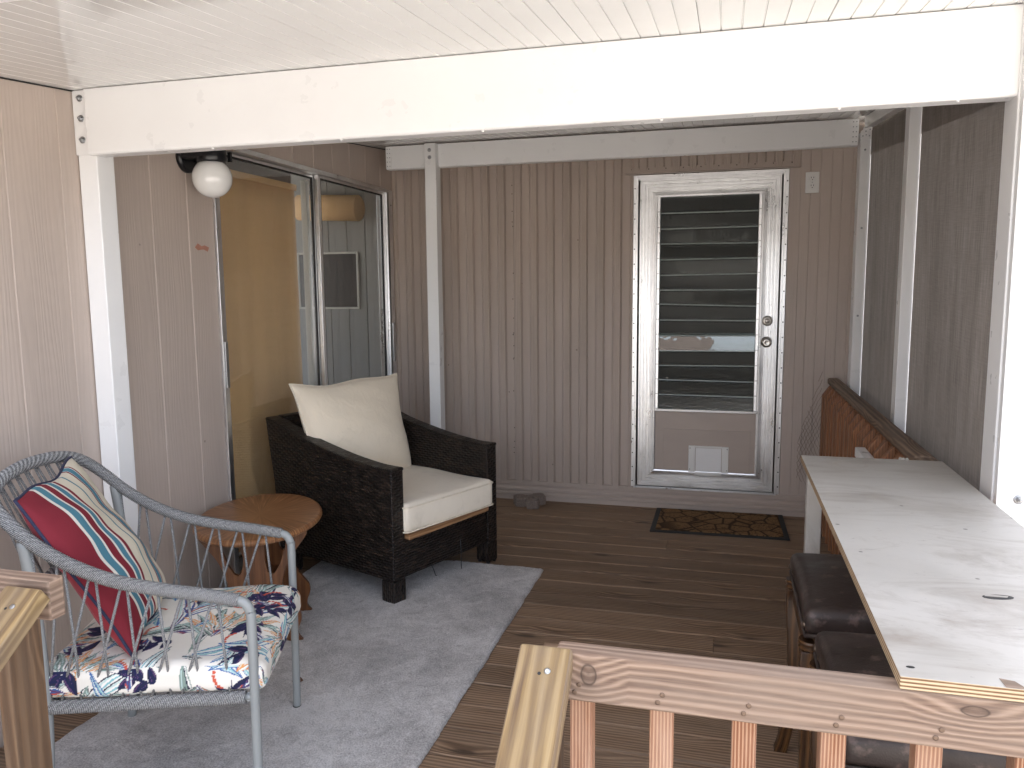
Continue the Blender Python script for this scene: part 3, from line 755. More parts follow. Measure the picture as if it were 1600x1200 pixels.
m = MB(); m.box((-2.385, 3.0, 1.975), (-2.352, 4.06, 2.008), ax=1); m.build('head_rail', M['shade'], wsh, bevel=.004)
m = MB()
m.tube([(-3.16, ys-.12, 2.04), (-2.66, ys-.12, 2.02)], lambda i, a, t: .095+.004*math.sin(3*t), 28)
props(m.build('rolled_shade', M['shade']), 'tan shade rolled up high inside the sunroom, seen through the right pane', 'window shade')

# dark room behind the louvered door and house shells that keep the sky out
hs = thing('mobile_home', 'dark hallway of the mobile home behind the louvered door', 'house', (0, 6.5, 0))
m = MB()
for lo, hi in (((-2.25, 5.06, 2.5), (1.2, 8, 2.6)), ((-2.25, 7.9, -.5), (1.2, 8, 2.5)), ((-2.25, 5.76, -.5), (-2.15, 7.9, 2.5)), ((1.1, 5.06, -.5), (1.2, 7.9, 2.5)), ((-2.15, 5.06, -.05), (1.1, 7.9, .02))): m.box(lo, hi)
m.build('hallway', M['int_dark'], hs)
m = MB(); m.box((-5.3, -1.2, 2.76), (-2.10, 5.76, 2.9)); m.box((-2.09, 5.052, 2.76), (1.4, 8.2, 2.9)); m.build('flat_roof', M['white'], hs)
m = MB(); m.box((-2.245, -.8, 2.5), (-2.24, 5.0, 2.755)); m.build('fascia', M['white'], hs)

# ------------------------------------------------------------------ louvered aluminium door
dr = thing('louvered_door', 'silver aluminium door with glass louvers and a small white pet flap', 'door', (-.10, D, .11))
m = MB()
def ring(m, x0, x1, z0, z1, w, ya, yb):
    m.box((x0, ya, z0), (x0+w, yb, z1)); m.box((x1-w, ya, z0), (x1, yb, z1))
    m.box((x0+w+.0003, ya, z1-w), (x1-w-.0003, yb, z1), ax=0); m.box((x0+w+.0003, ya, z0), (x1-w-.0003, yb, z0+w), ax=0)
ring(m, -.558, .354, .110, 2.100, .020, D-.005, D+.02)
ring(m, -.5385, .3345, .1295, 2.0805, .0125, D-.024, D+.02)
fo = m.build('door_frame', M['alu'], dr, bevel=.0015)
def scr(x_, z_, par=fo):
    mm = MB(); mm.lathe([(.0042, 0), (.003, .002)], 8, Matrix.Translation((x_, D-.005, z_)) @ Matrix.Rotation(R(90), 4, 'X')); mm.build('screw', M['slot'], par)
z_ = .17
while z_ < 2.08: scr(-.549, z_); scr(.345, z_+.01); z_ += .0925
x_ = -.49
while x_ < .33: scr(x_, .1195); x_ += .0925
# slab: ribbed, mitred stiles and rails
X0, X1, Z0, Z1, WW = -.516, .314, .148, 2.070, .108
RB = [(0, .0), (0, .010), (.003, .0125), (.010, .0125), (.012, .0075), (.017, .0075), (.019, .0115), (.030, .0115), (.032, .0065), (.037, .0065), (.039, .0105), (.050, .0105), (.052, .006), (.057, .006), (.059, .010), (.069, .010), (.071, .0055), (.076, .0055), (.078, .010), (.088, .011), (.096, .012), (.098, .006), (.1015, .006), (.103, .0115), (.108, .010), (.108, -.006)]
def side(which):
    m = MB(); o_ = rnd.random()*9
    for i in range(len(RB)-1):
        (a, ha), (b_, hb) = RB[i], RB[i+1]
        q = []
        for w_, h_ in ((a, ha), (b_, hb)):
            yy = D-.012-h_
            if which == 'L': q.append(((X0+w_, yy, Z0+w_), (X0+w_, yy, Z1-w_)))
            if which == 'R': q.append(((X1-w_, yy, Z0+w_), (X1-w_, yy, Z1-w_)))
            if which == 'T': q.append(((X0+w_, yy, Z1-w_), (X1-w_, yy, Z1-w_)))
            if which == 'B': q.append(((X0+w_, yy, Z0+w_), (X1-w_, yy, Z0+w_)))
        k = 2 if which in 'LR' else 0
        m.poly([q[0][0], q[0][1], q[1][1], q[1][0]], [(q[0][0][k]+o_, a+o_), (q[0][1][k]+o_, a+o_), (q[1][1][k]+o_, b_+o_), (q[1][0][k]+o_, b_+o_)])
    return m
for wh, nm in (('L', 'stile'), ('R', 'stile'), ('T', 'top_rail'), ('B', 'bottom_rail')): side(wh).build(nm, M['alu'], dr, weld=1e-5)
m = MB(); m.box((X0+.004, D-.010, Z0+.004), (X0+WW, D+.02, Z1-.004)); m.box((X1-WW, D-.010, Z0+.004), (X1-.004, D+.02, Z1-.004)); m.box((X0+WW, D-.010, Z1-WW), (X1-WW, D+.02, Z1-.004), ax=0); m.box((X0+WW, D-.010, Z0+.004), (X1-WW, D+.02, Z0+WW), ax=0)
m.build('door_core', M['alu_dark'], dr)
LX0, LX1 = X0+WW, X1-WW
for a in (LX0+.001, LX1-.017):
    m = MB(); m.box((a, D-.024, .652), (a+.016, D+.02, 1.962)); tr = m.build('louver_track', M['alu'], dr, bevel=.001)
    for k in range(14):
        m = MB(); m.box((a+.001, D-.034, .650+.0937*k), (a+.015, D-.0245, .656+.0937*k)); m.build('clip', M['alu_dark'], tr)
m = MB(); m.box((LX0-.006, D-.032, .636), (LX1+.008, D+.02, .650), ax=0); m.build('sill', M['alu_dark'], dr, bevel=.001)
tl = random.Random(5)
for k in range(14):
    zc = .652+.0937*k+.0485
    tilt = R(11)+R(tl.uniform(-2.5, 2.5)); 
    if k == 4: tilt = R(4.6)
    if k in (12, 13): tilt = R(9)
    if k < 4: tilt = R(16+tl.uniform(-1.0, 1.0))
    if k in (5, 6, 7): tilt = R(13.5+tl.uniform(-1, 1))
    rz_ = R(tl.uniform(-.5, .5))+(R(1.1) if k == 7 else 0)
    T = Matrix.Translation(((LX0+LX1)/2, D-.006, zc)) @ Matrix.Rotation(rz_, 4, 'Y') @ Matrix.Rotation(-tilt, 4, 'X')
    m = MB(); hw = (LX1-LX0)/2-.019
    m.box((-hw, -.003, -.0535), (hw, .003, .0535), M=T, ax=0)
    sl = m.build('louver_slat', [M['slat_obscure'] if k in (0, 1, 2, 3, 5, 6, 8) else M['slat_glass']], dr)
    m = MB(); m.box((-hw, -.0044, -.0605), (hw, .0036, -.0538), M=T, ax=0); m.build('glass_edge', M['slat_edge'], sl)
m = MB(); m.box((LX0+.001, D-.010, Z0+WW+.001), (LX1-.001, D+.02, .634)); lpn = m.build('lower_panel', M['trim'], dr)
m = MB(); m.box((-.353, D-.0170, .2575), (.176, D-.0105, .521)); ins = m.build('plywood_inset', M['trim'], dr, bevel=.0015)
pf = MB(); pf.box((-.195, D-.025, .252), (-.154, D-.015, .421)); pf.box((.008, D-.025, .252), (.048, D-.015, .419)); pf.box((-.1535, D-.025, .409), (.0075, D-.015, .420), ax=0); pf.box((-.1535, D-.030, .232), (.0075, D-.015, .254), ax=0)
pd = pf.build('pet_door', M['plastic'], dr, bevel=.0015)
m = MB(); m.box((-.151, D-.021, .256), (.005, D-.016, .4065)); m.build('flap', M['pet'], pd, bevel=.001)
for sx_ in (-.186, .040):
    for sz_ in (.27, .405):
        m = MB(); m.lathe([(.003, 0), (.002, .001)], 8, Matrix.Translation((sx_, D-.025, sz_)) @ Matrix.Rotation(R(90), 4, 'X')); m.build('screw', M['slot'], pd)
RX = Matrix.Rotation(R(90), 4, 'X')
m = MB(); T = Matrix.Translation((.254, D-.024, 1.206)) @ RX
m.lathe([(.031, 0), (.031, .006), (.026, .012), (.019, .014)], 28, T); m.lathe([(.017, .0141), (.017, .0165), (.003, .017)], 24, T)
db = m.build('deadbolt', M['satin'], dr)
m = MB(); m.box((.2525, D-.0425, 1.198), (.2555, D-.0412, 1.214)); m.build('keyhole', M['slot'], db)
m = MB(); T = Matrix.Translation((.252, D-.024, 1.078)) @ RX
m.lathe([(.033, 0), (.033, .004), (.029, .009), (.013, .012), (.012, .030), (.020, .036), (.0265, .046), (.026, .058), (.020, .064), (.012, .062), (.004, .060)], 28, T)
m.build('door_knob', M['satin'], dr)
m = MB(); m.box((.205, D-.034, 1.045), (.219, D-.0255, 1.112)); m.build('strike_plate', M['alu_dark'], dr, bevel=.001)
m = MB(); m.prism([(-.605, D-.0085, 2.143), (-.605, D-.012, 2.143), (-.605, D-.014, 2.112), (-.605, D-.034, 2.106), (-.605, D-.034, 2.102), (-.605, D-.0085, 2.102)], (1.013, 0, 0)); m.build('drip_cap', M['trim'], dr)
for q in range(10): 
    m = MB(); m.lathe([(.004, 0), (.003, .002)], 8, Matrix.Translation((-.57+q*.104, D-.012, 2.134)) @ RX); m.build('screw', M['slot'], dr)

ol = thing('wall_outlet', 'white duplex electrical outlet plate right of the louvered door', 'outlet', (.482, D-.003, 1.95))
m = MB(); m.box((.444, D-.009, 1.953), (.520, D-.0035, 2.074)); m.build('cover_plate', M['plastic'], ol, bevel=.003)
for zc in (2.037, 1.992):
    m = MB(); m.lathe([(.0175, 0), (.0175, .002), (.016, .003)], 24, Matrix.Translation((.482, D-.009, zc)) @ RX); rc = m.build('receptacle', M['plastic'], ol)
    for dx in (-.0065, .0065):
        m = MB(); m.box((.482+dx-.0013, D-.0128, zc+.000), (.482+dx+.0013, D-.0121, zc+.009)); m.build('slot', M['slot'], rc)
    m = MB(); m.lathe([(.0028, 0), (.0028, .0007)], 10, Matrix.Translation((.482, D-.0121, zc-.0075)) @ RX); m.build('ground_hole', M['slot'], rc)
m = MB(); m.lathe([(.003, 0), (.002, .0015)], 10, Matrix.Translation((.482, D-.009, 2.0145)) @ RX); m.build('screw', M['steel'], ol)

# ------------------------------------------------------------------ wall lamp
wl2 = thing('wall_lamp', 'black wall lamp with a round white glass globe', 'lamp', (XL, 2.86, 1.95))
m = MB(); m.lathe([(.062, 0), (.062, .012), (.055, .022)], 32, Matrix.Translation((XL+.0005, 2.865, 1.965)) @ Matrix.Rotation(R(90), 4, 'Y')); m.build('wall_plate', M['black'], wl2)
m = MB(); m.box((XL+.02, 2.800, 1.952), (XL+.13, 2.925, 2.02)); m.build('arm', M['black'], wl2, bevel=.012, seg=4)
m = MB(); m.lathe([(.056, 1.938), (.060, 1.945), (.060, 1.990), (.050, 2.0)], 32, Matrix.Translation((-2.045, 2.862, 0))); m.build('globe_holder', M['black'], wl2)
m = MB(); pr_ = [(.045, .066)]+[(.079*math.sin(a), .079*math.cos(a)) for a in [R(36+6*k) for k in range(24)]]+[(.003, -.079)]
m.lathe(pr_, 40, Matrix.Translation((-2.045, 2.862, 1.877))); m.build('globe', M['opal'], wl2)
m = MB(); m.box((-1.998, 2.905, 1.945), (-1.985, 2.918, 1.985)); m.build('set_screw', M['black'], wl2)

# ------------------------------------------------------------------ soft-goods helpers
def rbox(sx, sy, sz, r, n, col=None, deform=None, uvs=1.0):
    """rounded box centred on the origin, resolution n per metre-ish"""
    m = MB(); hx, hy, hz = sx/2, sy/2, sz/2
    def rp(x, y, z):
        q = Vector((x, y, z)); c = Vector((max(-hx+r, min(hx-r, x)), max(-hy+r, min(hy-r, y)), max(-hz+r, min(hz-r, z))))
        d = q-c
        p = c+d.normalized()*r if d.length > 1e-9 else q
        return deform(p) if deform else p
    nx, ny, nz = [max(4, int(n*s_)) for s_ in (sx, sy, sz)]
    def add(fn, a, b, uvf):
        m.grid(lambda u, v: rp(*fn(u*2-1, v*2-1)), a, b, uvf, 0, True, (lambda u, v: col(fn(u*2-1, v*2-1))) if col else None)
    add(lambda u, v: (u*hx, v*hy, hz), nx, ny, lambda u, v: (u*sx, v*sy)); add(lambda u, v: (u*hx, v*hy, -hz), nx, ny, lambda u, v: (u*sx, v*sy))
    add(lambda u, v: (u*hx, -hy, v*hz), nx, nz, lambda u, v: (u*sx, v*sz)); add(lambda u, v: (u*hx, hy, v*hz), nx, nz, lambda u, v: (u*sx, v*sz))
    add(lambda u, v: (hx, u*hy, v*hz), ny, nz, lambda u, v: (u*sy, v*sz)); add(lambda u, v: (-hx, u*hy, v*hz), ny, nz, lambda u, v: (u*sy, v*sz))
    return m
def move(m, T):
    m.v = [tuple(T @ Vector(p)) for p in m.v]; return m

def pillow(w, h, th, n=60, seed=1, pinch=.07, slump=0.0, flip=False, uvw=True, wk=1.0, taper=0.0):
    """knife-edge pillow in the local x (width) / y (height) plane, bulging along z; returns mesh and seam loop"""
    rg = random.Random(seed); ph = [rg.uniform(0, 6) for _ in range(8)]
    def pos(u, v, side):
        a, b = u*2-1, v*2-1
        x = a*w/2*(1-pinch*(1-b*b)*abs(a))*(1+taper*b); y = b*h/2*(1-pinch*(1-a*a)*abs(b))
        t = max(0, (1-a*a)*(1-b*b))**.42
        wr = wk*(.006*math.sin(a*3+b*4+ph[0])+.004*math.sin(b*7-a*2+ph[1])+.002*math.sin((a*.4+b)*15+ph[2]))
        z = side*(th/2*t*(1-.18*b)+wr*t*min(1, 3*t))
        x += .006*math.sin(b*4+ph[3])*(1-t); y += .008*math.sin(a*5+ph[4])*(1-t) - slump*t*.3
        return (x, y, z)
    m = MB()
    for s_, mi in ((1, 0), (-1, 1)):
        m.grid(lambda u, v: pos(u, v, s_), n, n, (lambda u, v: (u, v)) if uvw else (lambda u, v: (v*h, u*w)), mi)
    seam = [pos(k/n, 0, 1) for k in range(n)]+[pos(1, k/n, 1) for k in range(n)]+[pos(1-k/n, 1, 1) for k in range(n)]+[pos(0, 1-k/n, 1) for k in range(n)]
    return m, seam

def frame_m(c, ex, ey):
    ex = Vector(ex).normalized(); ey = Vector(ey); ey = (ey-ex*ey.dot(ex)).normalized(); ez = ex.cross(ey)
    return Matrix(((ex.x, ey.x, ez.x, c[0]), (ex.y, ey.y, ez.y, c[1]), (ex.z, ey.z, ez.z, c[2]), (0, 0, 0, 1)))

# ------------------------------------------------------------------ rug, mat, paver
m = MB(); rgx0, rgx1, rgy0, rgy1 = -2.0, -.85, 1.30, 3.70
er = random.Random(11); ea = [er.uniform(0, 6) for _ in range(6)]
def rugp(u, v):
    e = min(u, 1-u, v, 1-v)
    x = rgx0+(rgx1-rgx0)*u; y = rgy0+(rgy1-rgy0)*v
    x += .0015*math.sin(v*31+ea[0])+.001*math.sin(v*83+ea[1])
    y += .004*math.sin(u*23+ea[2])*(1 if v in (0, 1) else .5)
    z = .013 if e > .004 else 0.001
    z += .0012*math.sin(x*40+ea[3])*math.sin(y*37+ea[4])
    return (x, y, max(.001, z))
m.grid(rugp, 110, 220, lambda u, v: (u*1.15, v*2.4)); o = m.build('rug', M['rug'], recalc=False)
so = o.modifiers.new('solid', 'SOLIDIFY'); so.thickness = .004; so.offset = 1
tx = bpy.data.textures.new('pile', 'CLOUDS'); tx.noise_scale = .012; tx.noise_depth = 2
ds = o.modifiers.new('pile', 'DISPLACE'); ds.texture = tx; ds.strength = .006; ds.mid_level = .4; ds.texture_coords = 'LOCAL'
props(o, 'stained grey plush rug under the armchairs', 'rug')

dm = thing('doormat', 'brown coir doormat with a black pattern and dark border in front of the door', 'doormat', (0, 4.717, 0))
m = MB(); m.prism([(-.388, 4.463, .001), (.386, 4.482, .001), (.379, 4.966, .001), (-.386, 4.955, .001)], (0, 0, .008)); m.build('rubber_border', M['rubber'], dm, bevel=.002)
m = MB(); m.prism([(-.358, 4.492, .0085), (.356, 4.510, .0085), (.350, 4.940, .0085), (-.356, 4.930, .0085)], (0, 0, .006)); m.build('coir_pile', M['coir'], dm, bevel=.002)

pv = thing('paver_stone', 'small interlocking concrete paver stones by the ribbed wall', 'paver', (-1.205, 4.875, 0), R(28))
def lobe(cx, cy, w, h): return [(cx-w, cy-h*.4), (cx-w*.55, cy-h), (cx+w*.55, cy-h), (cx+w, cy-h*.4), (cx+w, cy+h*.4), (cx+w*.55, cy+h), (cx-w*.55, cy+h), (cx-w, cy+h*.4)]
m = MB(); m.prism([(a, b, 0) for a, b in [(-.105, -.035), (-.075, -.055), (-.035, -.055), (-.02, -.03), (.02, -.03), (.035, -.055), (.075, -.055), (.10, -.035), (.10, .035), (.075, .055), (.035, .055), (.02, .03), (-.02, .03), (-.035, .055), (-.075, .055), (-.105, .035)]], (0, 0, .058)); m.build('paver_body', M['paver'], pv, local=True, bevel=.005)
m = MB(); m.prism([(a, b, 0) for a, b in lobe(-.005, -.098, .042, .034)], (0, 0, .056)); m.build('paver_piece', M['paver'], pv, local=True, bevel=.005)

m = MB(); m.grid(lambda u, v: (-1.448+.034*(u-.5)+.010*(v-.5), 2.36+.02*(v-.5)*(1-.6*abs(2*u-1)), .020+.010*math.sin(u*3)+.006*v), 8, 4); o = m.build('dry_leaf', M['leaf'], recalc=False)
o.modifiers.new('solid', 'SOLIDIFY').thickness = .001
props(o, 'tiny curled brown leaf on the rug beside the grey rope chair', 'leaf')

# ------------------------------------------------------------------ grey rope chair
CO = Vector((-1.525, 1.864, 0)); CRZ = math.atan2(.349, .937)
CT = Matrix.Translation(CO) @ Matrix.Rotation(CRZ, 4, 'Z')
rc = thing('rope_armchair', 'grey metal armchair with rope-wrapped arms and laced rope sides', 'armchair', CO, CRZ)
AR = [(.246, .28, .622), (.155, .28, .642), (.056, .28, .660), (-.056, .28, .687), (-.158, .28, .732), (-.237, .28, .785), (-.292, .277, .836), (-.335, .262, .878), (-.365, .225, .907), (-.383, .15, .925), (-.392, .07, .932), (-.395, 0, .934)]
arm_r = [(x, -y, z) for x, y, z in AR]          # near side has y < 0
loop = arm_r+[(x, y, z) for x, y, z in reversed(AR[:-1])]
path = resample(crv(loop, 12), .00095)
def wrapr(r0, amp, pitch=.0056): return lambda i, a, t: r0+amp*(abs(math.sin(math.pi*a/pitch+t*.5))-.5)
m = MB(); m.tube(path, wrapr(.0168, .0026), 12); m.build('rope_wrap', M['rope'], rc, local=True)
for s_ in (-1, 1):
    m = MB(); pts = [(.272, s_*.28, 0), (.275, s_*.28, .30), (.276, s_*.28, .565), (.274, s_*.28, .590), (.266, s_*.28, .609), (.252, s_*.28, .620), (.225, s_*.28, .626), (.155, s_*.28, .642)]
    m.tube(crv(pts, 6), .0128, 14); m.build('leg', M['frame'], rc, local=True)
    m = MB(); m.lathe([(.0145, 0), (.0145, .018), (.013, .020)], 14, Matrix.Translation((.272, s_*.28, 0))); m.build('foot_cap', M['rubber'], rc.children[-1], local=True)
    m = MB(); m.tube(crv([(-.268, s_*.28, 0), (-.248, s_*.28, .34), (-.254, s_*.28, .62), (-.270, s_*.28, .80)], 6), .0145, 12); m.build('leg', M['frame'], rc, local=True)
    pth = resample([(.252, s_*.28, .357), (-.247, s_*.28, .357)], .00095)
    m = MB(); m.tube(pth, wrapr(.0172, .0026), 12); m.build('side_rail', M['rope'], rc, local=True)
    m = MB(); m.tube([(.275, s_*.28, .357), (.247, s_*.28, .357)], .0085, 10); m.build('rail_stub', M['frame'], rc, local=True)
    m = MB(); m.tube(resample([(-.256, s_*.28, .655), (-.258, s_*.235, .66)], .00095), wrapr(.019, .0026), 12); m.build('rope_knot', M['rope'], rc, local=True)
m = MB(); m.tube(resample([(-.258, -.27, .66), (-.275, -.12, .665), (-.278, 0, .667), (-.275, .12, .665), (-.258, .27, .66)], .00095), wrapr(.0165, .0026), 12); m.build('back_bar', M['rope'], rc, local=True)
m = MB(); m.tube(resample([(-.247, -.28, .357), (-.247, .28, .357)], .00095), wrapr(.0165, .0026), 12); m.build('back_rail', M['rope'], rc, local=True)
m = MB(); m.tube(crv([(.262, -.28, .357), (.262, -.2, .335), (.262, 0, .330), (.262, .2, .335), (.262, .28, .357)], 8), .0125, 12); m.build('front_rail', M['frame'], rc, local=True)
m = MB()
for k in range(13):
    xx = -.22+k*.038; m.tube([(xx, -.275, .364), (xx, 0, .352), (xx, .275, .364)], .004, 6)
m.build('seat_lacing', M['rope'], rc, local=True)
def armz(x):
    for (x0, _, z0), (x1, _, z1) in zip(AR, AR[1:]):
        if x1 <= x <= x0: return z0+(z1-z0)*(x-x0)/(x1-x0)
    return .622 if x > .246 else .9
for s_ in (-1, 1):
    m = MB(); p = .0745; x0 = .262
    sg = random.Random(4+s_)
    for k in range(-1, 8):
        for a, b_ in ((.10, 1.33), (.90, -.33+1.0)):
            xt = x0-(k+a)*p; xb = x0-(k+b_)*p
            if xb > .240 or xb < -.245:
                xb = max(-.238, min(.238, xb))
            if xt > .236 or xt < -.30: continue
            zt = armz(xt)-.013; yy = s_*.28
            sag = sg.uniform(-.002, .002)
            m.tube([(xt, yy, zt), ((xt+xb)/2+sag, yy+s_*sag*.5, (zt+.371)/2), (xb, yy, .371)], .0037, 6)
            m.tube([(xt-.004, yy, zt+.012), (xt-.001, yy+s_*.013, zt+.006), (xt, yy, zt)], .0037, 6)
    m.build('side_lacing', M['rope'], rc, local=True)
m = MB()
for k in range(-4, 5):
    for d in (-1, 1):
        yt = k*.052+d*.006; yb = k*.052+d*.026
        xt = -.395+.55*yt*yt; zt = .925-.35*yt*yt
        m.tube([(xt, yt, zt), ((xt-.276)/2, (yt+yb)/2, (zt+.67)/2), (-.276, yb, .672)], .0037, 6)
m.build('back_lacing', M['rope'], rc, local=True)

# floral print for the seat cushion: leaves and feathers laid over an off-white cloth
def floral(N=620, seed=21):
    rg = random.Random(seed)
    img = np.ones((N, N, 3))*np.array((.70, .67, .61))
    P = dict(navy=(.012, .016, .06), ink=(.02, .022, .045), blue=(.04, .11, .30), teal=(.20, .42, .45), sage=(.20, .27, .24), pale=(.45, .58, .56), oran=(.62, .28, .10), peach=(.68, .45, .27), red=(.52, .09, .05), plum=(.10, .05, .12), white=(.72, .70, .66))
    X, Y = np.meshgrid(np.arange(N)/N, np.arange(N)/N, indexing='ij')
    def leaf(cx, cy, ang, L, Wd, pal, bend=0.0, cuts=0):
        ca, sa = math.cos(ang), math.sin(ang)
        r_ = L*1.1+Wd
        i0, i1 = max(0, int((cx-r_)*N)), min(N, int((cx+r_)*N)+1); j0, j1 = max(0, int((cy-r_)*N)), min(N, int((cy+r_)*N)+1)
        if i0 >= i1 or j0 >= j1: return
        dx = X[i0:i1, j0:j1]-cx; dy = Y[i0:i1, j0:j1]-cy
        s_ = (dx*ca+dy*sa)/L; t_ = -dx*sa+dy*ca-bend*L*s_*(s_-1)*4*.25
        w_ = Wd*np.sin(np.pi*np.clip(s_, 0, 1)**.75)
        if cuts: w_ = w_*(.62+.38*np.abs(np.sin(s_*cuts*np.pi+np.abs(t_)/Wd*1.4)))
        inside = (s_ > 0) & (s_ < 1) & (np.abs(t_) < w_)
        tn = t_/np.maximum(w_, 1e-6)
        idx = np.floor((tn*1.5+np.sign(tn)*s_*1.2+s_*cuts*.9+9)*len(pal)/2.2).astype(int) % len(pal)
        c = np.array(pal)[idx]
        edge = (np.abs(tn) > .86) | (np.abs(t_) < .0022)
        c = np.where(edge[..., None], np.array(pal[0]), c)
        sub = img[i0:i1, j0:j1]; sub[inside] = c[inside]
    fe = [P['oran'], P['peach'], P['pale'], P['peach'], P['red'], P['pale'], P['white']]
    dk = [P['navy'], P['ink'], P['navy'], P['plum']]
    st = [P['ink'], P['pale'], P['white'], P['teal'], P['white'], P['pale'], P['white']]
    bl = [P['navy'], P['blue'], P['white'], P['teal']]
    rd = [P['plum'], P['red'], P['pale'], P['white'], P['blue']]
    lb = [P['blue'], P['pale'], P['white'], P['teal'], P['pale']]
    sg = [P['sage'], P['pale'], P['sage'], P['ink'], P['white']]
    for _ in range(64):                                   # long striped strap leaves
        leaf(rg.random()*1.1-.05, rg.random()*1.1-.05, rg.uniform(0, 6.28), rg.uniform(.20, .36), rg.uniform(.020, .038), rg.choice([st, lb, rd, st, sg]), rg.uniform(-.5, .5))
    for _ in range(17):                                   # fan-shaped feathers
        cx, cy, a0 = rg.random(), rg.random(), rg.uniform(0, 6.28)
        for k in range(-4, 5): leaf(cx, cy, a0+k*.21, rg.uniform(.17, .23), .022, fe if k % 2 else sg, k*.08, 3)
    for _ in range(19):                                   # sprigs of dark leaves
        cx, cy, a0 = rg.random(), rg.random(), rg.uniform(0, 6.28)
        for k in range(rg.choice((3, 4, 5))): leaf(cx+.02*k*math.cos(a0), cy+.02*k*math.sin(a0), a0+(-1)**k*rg.uniform(.5, 1.1), rg.uniform(.06, .10), rg.uniform(.014, .022), dk)
        leaf(cx, cy, a0, .15, .006, dk)
    for _ in range(60):
        leaf(rg.random(), rg.random(), rg.uniform(0, 6.28), rg.uniform(.05, .10), rg.uniform(.012, .02), rg.choice([lb, rd, st, sg, fe]), 0, 2)
    for _ in range(16):                                   # little red berry strings
        cx, cy, a0 = rg.random(), rg.random(), rg.uniform(0, 6.28)
        for k in range(6): leaf(cx+.012*k*math.cos(a0+.12*k), cy+.012*k*math.sin(a0+.12*k), a0, .014, .006, [P['red'], P['red']])
    return np.clip(img, 0, 1)
FL = floral()
def flcol(p):
    x, y, z = p
    u = (x+.30)/.60; v = (y+.30)/.60
    if abs(y) > .2799: v += (z+.05)/.6*(-1 if y < 0 else 1)*1.0+.3; 
    if abs(x) > .2899: u += (.05-z)/.6+.1
    i = int((u*.74+.11) % 1*619); j = int((v*.74+.07) % 1*619)
    return tuple(FL[i, j])
def cdef(p):
    q = Vector(p); e = max(abs(q.x)/.29, abs(q.y)/.28)
    q.z += .012*(1-min(1, e)**2) if q.z > 0 else 0
    if q.x > .2: q.z -= (q.x-.2)**2*1.6
    q.z += .003*math.sin(q.x*23+1)*math.sin(q.y*19)
    return q
m = rbox(.58, .56, .085, .030, 430, flcol, cdef)
move(m, CT @ Matrix.Translation((.015, -.005, .4135)))
props(m.build('seat_cushion', M['floral'], weld=.00002), 'off-white seat cushion printed with blue, orange and navy leaves on the grey rope chair', 'cushion')

# striped pillow leaning in the rope chair
def cw(x, yn, z): return CT @ Vector((x, -yn, z))
P1, P2, P3, P4 = cw(-.345, -.18, .905), cw(-.285, .262, .900), cw(-.045, .245, .474), cw(-.105, -.20, .474)
cen = (P1+P2+P3+P4)/4; ex = ((P1-P2)+(P4-P3))/2; ey = ((P1-P4)+(P2-P3))/2
TP = frame_m(cen, ex, ey)
if TP.to_3x3().col[2].dot(CT.to_3x3() @ Vector((1, 0, .4))) < 0: print('PILLOW FLIPPED')
m, seam = pillow(ex.length*1.03, ey.length*1.04, .125, 64, 3, .06)
move(m, TP); pl = m.build('throw_pillow', [M['stripes'], M['red_cloth']], recalc=False)
props(pl, 'square throw pillow with red, teal and beige stripes leaning in the grey rope chair', 'pillow')
m = MB(); m.tube([TP @ Vector(p) for p in seam], .0042, 8, True); m.build('piping', M['navy'], pl)

# ------------------------------------------------------------------ dark wicker armchair
WO = Vector((-1.392, 3.096, 0)); WRZ = math.atan2(-.368, .93)
WT = Matrix.Translation(WO) @ Matrix.Rotation(WRZ, 4, 'Z')
wc = thing('wicker_armchair', 'dark brown wicker armchair with sloping arms by the sliding door', 'armchair', WO, WRZ)
top = [(0, .628), (-.12, .629), (-.29, .648), (-.45, .676), (-.58, .703), (-.72, .742), (-.82, .769), (-.885, .782)]
tc = [(p.x, p.z) for p in crv([(a, 0, b) for a, b in top], 4)]
def sidep(y0, y1):
    lp = [(x, y0, z) for x, z in tc]+[(-.862, y0, .62), (-.835, y0, .46), (-.812, y0, .12), (-.72, y0, .115), (0, y0, .115)]
    m = MB(); m.prism(lp, (0, y1-y0, 0)); return m
sidep(0, .076).build('side_panel', M['wicker'], wc, local=True, bevel=.007, seg=3)
sidep(.676, .752).build('side_panel', M['wicker'], wc, local=True, bevel=.007, seg=3)
for y0, y1 in ((-.002, .078), (.674, .754)):       # woven roll along the top of each arm
    m = MB(); n_ = len(tc)
    pts = [(x+(.004 if i == 0 else 0), z) for i, (x, z) in enumerate(tc)]
    b0 = MB()
    low = [(x, z-.014) for x, z in pts]
    b0.prism([(x, y0, z+.003) for x, z in pts]+[(x, y0, z) for x, z in reversed(low)], (0, y1-y0, 0))
    b0.build('arm_cap', M['wicker'], wc, local=True, bevel=.008, seg=3)
m = MB(); m.prism([(-.812, .077, .115), (-.887, .077, .785), (-.825, .077, .785), (-.735, .077, .115)], (0, .598, 0)); m.build('back_panel', M['wicker'], wc, local=True, bevel=.006)
m = MB(); m.box((-.036, .0765, .118), (-.006, .6755, .286), ax=1); m.build('front_apron', M['wicker'], wc, local=True, bevel=.004)
m = MB(); m.box((-.74, .0765, .235), (-.037, .6755, .290), ax=1); m.build('seat_deck', M['wicker'], wc, local=True)
m = MB(); m.box((-.06, .088, .2905), (.016, .664, .3165), ax=1); m.build('wood_slat', M['teak'], wc, local=True, bevel=.004)
